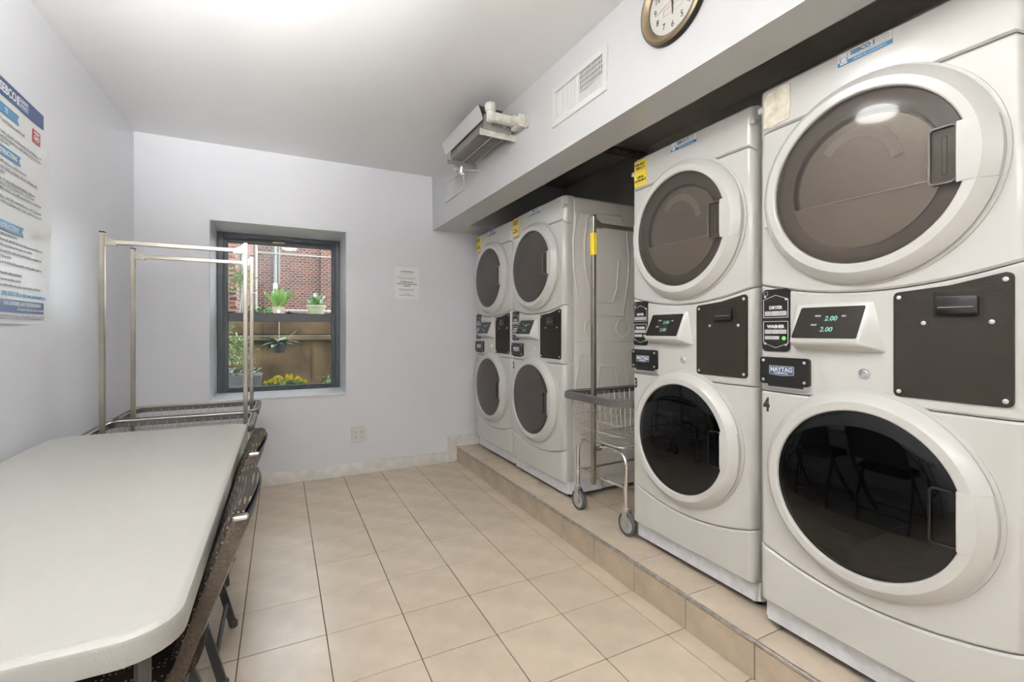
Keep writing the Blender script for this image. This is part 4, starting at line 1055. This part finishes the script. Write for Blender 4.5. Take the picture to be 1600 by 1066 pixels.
# ------------------------------------------------------------------ ceiling lamp and added fill troughs
for i, (lx, ly, dr, glow) in enumerate(LAMP_AND_FILLS):
    lp = thing('ceiling_lamp_or_fill', ('round frosted ceiling lamp over the middle of the room', 'added fill light trough over the near end of the table', 'added fill light trough behind the camera')[i], 'lamp', (lx, ly, ZC), 0, 'ceiling lamps')
    if dr < 0.2: obj('lamp_base', MB().lathe([(0.0005, -0.001), (0.085, -0.001), (0.088, -0.016), (0.060, -0.030), (0.0005, -0.030)], (0, 0, 0), 'z', 32), 'lamp_white', lp)
    gm = MATS['lamp_and_fill_glow'].copy(); gm.node_tree.nodes['Principled BSDF'].inputs['Emission Strength'].default_value = glow
    MATS['lamp_and_fill_glow_%d' % i] = gm
    if dr > 0.2:                                  # added out-of-view trough, lights the ceiling to even out the room
        for a in (-0.5, 0.5):
            obj('hanger_rod', MB().tube([(0, a, -0.001), (0, a, -dr - 0.012)], 0.004, 6), 'lamp_white', lp)
        for sx in (-1, 1):
            obj('side_plate', MB().box(sx * 0.105 - 0.003, sx * 0.105 + 0.003, -0.62, 0.62, -dr - 0.02, -dr + 0.125, 0.001), 'lamp_white', lp)
        obj('trough_floor', MB().box(-0.104, 0.104, -0.62, 0.62, -dr - 0.020, -dr - 0.012), 'lamp_white', lp)
        obj('fill_glow_plate', MB().box(-0.08, 0.08, -0.60, 0.60, -dr - 0.011, -dr - 0.006), 'lamp_and_fill_glow_%d' % i, lp)
    else:
        obj('globe', MB().lathe([(0.055, -dr + 0.072)] + [(0.135 * math.sin(t), -dr + 0.074 * math.cos(t)) for t in [0.5 + i_ * (PI - 0.51) / 6 for i_ in range(7)]], (0, 0, 0), 'z', 16), 'lamp_and_fill_glow_%d' % i, lp)

# ------------------------------------------------------------------ courtyard outside the window
struct(obj('ground_outside', MB().box(-6, 7, YB + 0.55, 16, 0.30, 0.45), 'soil_ground', smooth=False))
rw = struct(obj('wall_retaining', MB().box(-4.5, 5, 6.05, 6.5, 0.40, 1.40, 0.01).box(-4.5, 5, 6.02, 6.05, 1.17, 1.40, 0.008), 'concrete', smooth=False))
obj('band_course', MB().box(-4.5, 5, 6.000, 6.03, 1.10, 1.165, 0.012), 'concrete_band', rw)
ckm = MB()
pth = [(0.335, 5.999 + 0.046, 1.09), (0.338, 6.045, 1.03), (0.330, 6.045, 1.00), (0.336, 6.045, 0.96), (0.328, 6.045, 0.90), (0.331, 6.045, 0.62)]
ckm.sweep(pth, [(-0.004, -0.002), (0.004, -0.002), (0.004, 0.003), (-0.004, 0.003)], up=(0, 1, 0))
pth = [(0.20, 6.045, 1.06), (0.23, 6.045, 0.98), (0.255, 6.045, 0.90), (0.28, 6.045, 0.83)]
ckm.sweep(pth, [(-0.003, -0.002), (0.003, -0.002), (0.003, 0.003), (-0.003, 0.003)], up=(0, 1, 0))
obj('crack', ckm, 'crack', rw)
struct(obj('terrain_upper', MB().box(-6, 7, 6.5, 16, 0.4, 1.36), 'soil_ground', smooth=False))
bmain = thing('brick_building', 'red brick building facade across the courtyard', 'building', (0, 12.0, 1.36))
obj('facade', MB().box(-0.60, 2.6, 0, 0.4, 0, 3.9), 'brick_red', bmain, smooth=False)
obj('facade_return', MB().box(0.86, 2.6, -0.12, 0, 0, 3.9), 'brick_red', bmain, smooth=False)
obj('conduit', MB().tube([(-0.48, -0.17, 1.62), (2.6, -0.17, 1.60)], 0.018, 6), 'pipe_white', bmain)
obj('low_pipe', MB().tube([(-0.35, -0.30, 0.32), (2.6, -0.30, 0.31)], 0.030, 8), 'pipe_white', bmain)
ds = obj('downspout', MB().tube([(-0.11, -0.10, 0.92), (-0.11, -0.10, 3.9)], 0.042, 8).tube([(-0.03, -0.06, 0.92), (-0.03, -0.06, 3.9)], 0.016, 6), 'downspout', bmain)
obj('spigot', MB().box(-0.16, -0.06, -0.22, -0.08, 0.78, 0.94, 0.02).tube([(-0.11, -0.16, 0.80), (-0.15, -0.26, 0.74), (-0.16, -0.28, 0.66)], 0.018, 6), 'silver', bmain)
bw = thing('brick_wing', 'brick building wing with quoined corner beside the window view', 'building', (-0.50, 6.75, 1.36))
obj('side_wall', MB().box(-0.30, 0.0, 0.02, 5.2, 0, 3.6), 'brick_side', bw, smooth=False)
obj('front_wall', MB().box(-1.8, -0.005, 0.0, 0.3, 0, 3.6), 'brick_red', bw, smooth=False)
for i in range(28):
    w = 0.075 if i % 2 else 0.050
    obj('quoin', MB().box(-w, 0.006, -0.010, 0.06, 0.02 + i * 0.075, 0.02 + i * 0.075 + 0.062, 0.003), 'brick_red', bw)
obj('corner_pipe', MB().tube([(0.035, 0.45, 0), (0.035, 0.45, 3.6)], 0.022, 8), 'downspout', bw)

fe = thing('chain_link_fence', 'chain link fence of thin grey wire in front of the brick wall', 'fence', (0, 7.6, 1.36))
fw = MB(); sp_ = 0.062
x0f, x1f, zt = -0.32, 2.6, 2.0
i = -int(zt / sp_) - 1
nW = int((x1f - x0f + zt) / sp_) + 2
for k in range(nW):
    xa = x0f - zt + k * sp_
    for sgn in (1, -1):
        # diagonal from z=0 to z=zt clipped to [x0f,x1f]
        if sgn == 1: a0_, a1_ = (xa, 0.0), (xa + zt, zt)
        else: a0_, a1_ = (xa + zt, 0.0), (xa, zt)
        def clip(p, q):
            t0, t1 = 0.0, 1.0; dx = q[0] - p[0]
            for lim, s in ((x0f, 1), (x1f, -1)):
                f0 = s * (p[0] - lim); f1 = s * (q[0] - lim)
                if f0 < 0 and f1 < 0: return None
                if f0 < 0: t0 = max(t0, f0 / (f0 - f1))
                if f1 < 0: t1 = min(t1, f0 / (f0 - f1))
            if t1 <= t0: return None
            return [(p[0] + dx * t, p[1] + (q[1] - p[1]) * t) for t in (t0, t1)]
        c2 = clip(a0_, a1_)
        if c2: fw.tube([(c2[0][0], 0.004 * sgn, c2[0][1]), (c2[1][0], 0.004 * sgn, c2[1][1])], 0.0018, 3)
o = obj('wire_mesh', fw, 'fence_wire', fe, smooth=False); o['kind'] = 'stuff'
for x in (x0f, 2.5): obj('fence_post', MB().tube([(x, 0, 0), (x, 0, 2.05)], 0.024, 8), 'fence_wire', fe)
obj('top_rail', MB().tube([(x0f, 0, zt), (x1f, 0, zt)], 0.018, 8), 'fence_wire', fe)

def leaf(mb, base, d, L, w, droop=0.2, rnd=random):
    d = Vector(d).normalized(); side = d.cross(Vector((0, 0, 1)))
    side = side.normalized() if side.length > 1e-3 else Vector((1, 0, 0))
    nrm = side.cross(d)
    P = []
    for t, ww in ((0, 0.25), (0.35, 1.0), (0.7, 0.8), (1.0, 0.05)):
        c = Vector(base) + d * L * t + Vector((0, 0, -droop * L * t * t))
        P += [c - side * w * ww * 0.5 + nrm * w * 0.12, c - nrm * w * 0.05, c + side * w * ww * 0.5 + nrm * w * 0.12]
    f = []
    for i in range(3):
        for j in range(2): f.append((i * 3 + j, i * 3 + j + 1, i * 3 + j + 4, i * 3 + j + 3))
    mb.add(P, f)
def pot(m, z0, r0, r1, h, n=20):
    return m.lathe([(0.0005, z0), (r0, z0), (r1, z0 + h), (r1 * 1.06, z0 + h), (r1 * 1.06, z0 + h * 1.08), (r1 * 0.9, z0 + h * 1.08), (r1 * 0.85, z0 + h * 0.9), (0.0005, z0 + h * 0.9)], (0, 0, 0), 'z', n)
def rdir(rnd, up): 
    a = rnd.uniform(0, 2 * PI); return (math.cos(a) * (1 - up), math.sin(a) * (1 - up), up)
R1 = random.Random(3)
# upright leafy plant in tan pot on the retaining wall
p1 = thing('potted_plant', 'upright green leafy plant in a square tan pot on the retaining wall', 'plant', (0.0, 6.22, 1.40))
p1.location = (-0.012 * 6.2 + 0.055, 6.20, 1.40)
obj('pot', MB().add([(-.055, -.055, 0), (.055, -.055, 0), (.055, .055, 0), (-.055, .055, 0), (-.07, -.07, .10), (.07, -.07, .10), (.07, .07, .10), (-.07, .07, .10)],
    [(3, 2, 1, 0), (4, 5, 6, 7), (0, 1, 5, 4), (1, 2, 6, 5), (2, 3, 7, 6), (3, 0, 4, 7)]), 'pot_tan', p1, smooth=False)
obj('pot_mark', MB().box(-0.015, 0.015, -0.066, -0.060, 0.03, 0.06), 'paper', p1, smooth=False)
for i in range(30):
    L = MB(); a = R1.uniform(0, 2 * PI); s = R1.uniform(0.15, 0.75)
    leaf(L, (0.03 * math.cos(a), 0.03 * math.sin(a), 0.09), (math.cos(a) * s, math.sin(a) * s, 1.0), R1.uniform(0.16, 0.30), 0.055, 0.12)
    obj('leaf', L, 'leaf_bright', p1)
# flowering plant in green bowl
p2 = thing('flowering_plant', 'white and pink flowering plant in a pale green bowl on the retaining wall', 'plant', (0.395, 6.20, 1.395))
obj('pot', MB().lathe([(0.0005, 0), (0.075, 0), (0.108, 0.115), (0.115, 0.115), (0.117, 0.135), (0.105, 0.135), (0.1, 0.11), (0.0005, 0.11)], (0, 0, 0), 'z', 22), 'pot_green', p2)
for i in range(34):
    L = MB(); leaf(L, (R1.uniform(-.05, .05), R1.uniform(-.05, .05), 0.12), rdir(R1, R1.uniform(0.35, 0.85)), R1.uniform(0.09, 0.21), 0.05, 0.1)
    obj('leaf', L, 'leaf_mid' if i % 3 else 'leaf_light', p2)
def blossom(par, c, r, m, rnd, n=6):
    mb = MB()
    for k in range(n):
        a = k * 2 * PI / n; leaf(mb, c, (math.cos(a), -0.5, math.sin(a)), r, r * 0.9, 0.0)
    obj('blossom', mb, m, par)
for (a, b, m_) in ((-0.02, 0.255, 'petal_white'), (0.05, 0.175, 'petal_white'), (0.082, 0.225, 'petal_white'), (0.108, 0.215, 'petal_pink')):
    blossom(p2, (a, -0.10, b), 0.030, m_, R1)
# hanging plant
p3 = thing('hanging_plant', 'broad-leaved plant in a dark pot hanging below the window rail', 'plant', (-0.012, 5.45, 0.985))
obj('pot', MB().lathe([(0.0005, 0), (0.052, 0), (0.070, 0.085), (0.076, 0.09), (0.076, 0.10), (0.064, 0.10), (0.0005, 0.085)], (0, 0, 0), 'z', 20), 'pot_dark', p3)
obj('hanger', MB().tube([(0, 0, 0.09), (0, 0, 0.50)], 0.0035, 6), 'pipe_white', p3)
for (dx, dy, dz, L_) in ((-1, -0.2, 0.75, 0.19), (-0.9, -0.5, 0.15, 0.16), (-0.4, -0.9, 0.05, 0.14), (0.1, -0.9, 0.25, 0.12), (0.9, -0.3, 0.30, 0.20), (0.6, -0.6, 0.5, 0.15), (0.5, 0.5, 0.7, 0.14), (-0.5, 0.6, 0.5, 0.14), (1.0, -0.1, 0.12, 0.14), (-0.75, -0.6, -0.1, 0.12)):
    L = MB(); leaf(L, (0, 0, 0.10), (dx, dy, dz), L_ * 1.2, 0.085, 0.35)
    obj('leaf', L, 'leaf_dark', p3)
obj('flower_stalk', MB().tube([(0.04, 0, 0.10), (0.10, -0.01, 0.17), (0.165, -0.02, 0.235)], 0.0025, 5), 'pot_tan', p3)
# yellow flowers close to the sill
p4 = thing('yellow_flowers', 'low clump of bright yellow flowers just outside the window', 'flowers', (0.035, 5.10, 0.53))
obj('planter', MB().box(-0.20, 0.22, -0.09, 0.09, -0.08, 0.13, 0.01), 'pot_dark', p4)
for i in range(44):
    L = MB(); leaf(L, (R1.uniform(-.16, .18), R1.uniform(-.05, .05), 0.12), rdir(R1, R1.uniform(0.4, 0.9)), R1.uniform(0.06, 0.14), 0.04, 0.2)
    obj('leaf', L, 'leaf_mid', p4)
for i in range(26):
    x = R1.uniform(-0.18, 0.20); z = 0.165 + 0.085 * (1 - (x / 0.21) ** 2) * R1.uniform(0.2, 1.0)
    blossom(p4, (x, R1.uniform(-0.08, 0.02), z), 0.022, 'petal_yellow', R1, 7)
# grey planter with pale leaves and a light green shrub
p5 = thing('planter_shrub', 'light green feathery shrub above white leaves in a grey planter', 'plant', (-0.335, 5.30, 0.45))
obj('planter', MB().add([(-.13, -.12, 0), (.13, -.12, 0), (.13, .12, 0), (-.13, .12, 0), (-.17, -.15, .33), (.17, -.15, .33), (.17, .15, .33), (-.17, .15, .33)],
    [(3, 2, 1, 0), (4, 5, 6, 7), (0, 1, 5, 4), (1, 2, 6, 5), (2, 3, 7, 6), (3, 0, 4, 7)]), 'pot_grey', p5, smooth=False)
fo = MB()
for i in range(520):
    x = R1.gauss(-0.06, 0.075); hgt = R1.uniform(0.42, 0.72 + 0.12 * (1 if x < -0.08 else 0)); y = R1.gauss(0, 0.06)
    leaf(fo, (x, y, hgt), rdir(R1, R1.uniform(-0.1, 0.7)), R1.uniform(0.025, 0.05), 0.013, 0.1)
o = obj('foliage', fo, 'leaf_light', p5); o['kind'] = 'stuff'
for i in range(36):
    L = MB(); leaf(L, (R1.uniform(-.13, .13), R1.uniform(-.12, .02), R1.uniform(0.33, 0.38)), rdir(R1, R1.uniform(0.2, 0.7)), R1.uniform(0.06, 0.12), 0.035, 0.5)
    obj('leaf', L, 'leaf_white' if i % 2 else 'leaf_dark', p5)
# shrubs beyond the wall
def shrub(name, label, c, r, n, m, seed, flat=1.0):
    rn = random.Random(seed); t = thing(name, label, 'shrub', c)
    mb = MB()
    for i in range(n):
        a, b_ = rn.uniform(0, 2 * PI), rn.uniform(0, 1); q = r * (rn.uniform(0, 1) ** 0.4)
        p = (q * math.cos(a), 0.5 * q * math.sin(a), q * flat * rn.uniform(0, 1.0))
        leaf(mb, p, rdir(rn, rn.uniform(-0.2, 0.8)), rn.uniform(0.04, 0.08), 0.035, 0.2)
    o = obj('foliage', mb, m, t); o['kind'] = 'stuff'
    obj('stem', MB().tube([(0, 0, 0), (0.01, 0, r * flat * 0.9)], 0.008, 6), 'pot_tan', t)
def vine():
    rn = random.Random(8); t = thing('climbing_vine', 'pale green leafy vine hanging on the brick wing', 'vine', (-0.43, 6.58, 1.36))
    mb = MB()
    for i in range(220):
        leaf(mb, (rn.gauss(0.0, 0.07), rn.uniform(-0.05, 0.05), rn.gauss(0.50, 0.085)), rdir(rn, rn.uniform(-0.3, 0.6)), rn.uniform(0.03, 0.06), 0.035, 0.3)
    o = obj('foliage', mb, 'leaf_light', t); o['kind'] = 'stuff'
    obj('stem', MB().tube([(-0.02, 0, 0), (0.0, 0.0, 0.3), (0.03, 0, 0.6)], 0.006, 6), 'pot_tan', t)
vine()
shrub('shrub', 'low dark green shrub at the foot of the brick wing', (-0.20, 7.05, 1.36), 0.20, 300, 'leaf_mid', 2, 0.9)
shrub('shrub', 'small weed growing low at the base of the retaining wall', (0.50, 5.90, 0.45), 0.10, 70, 'leaf_mid', 3, 2.6)
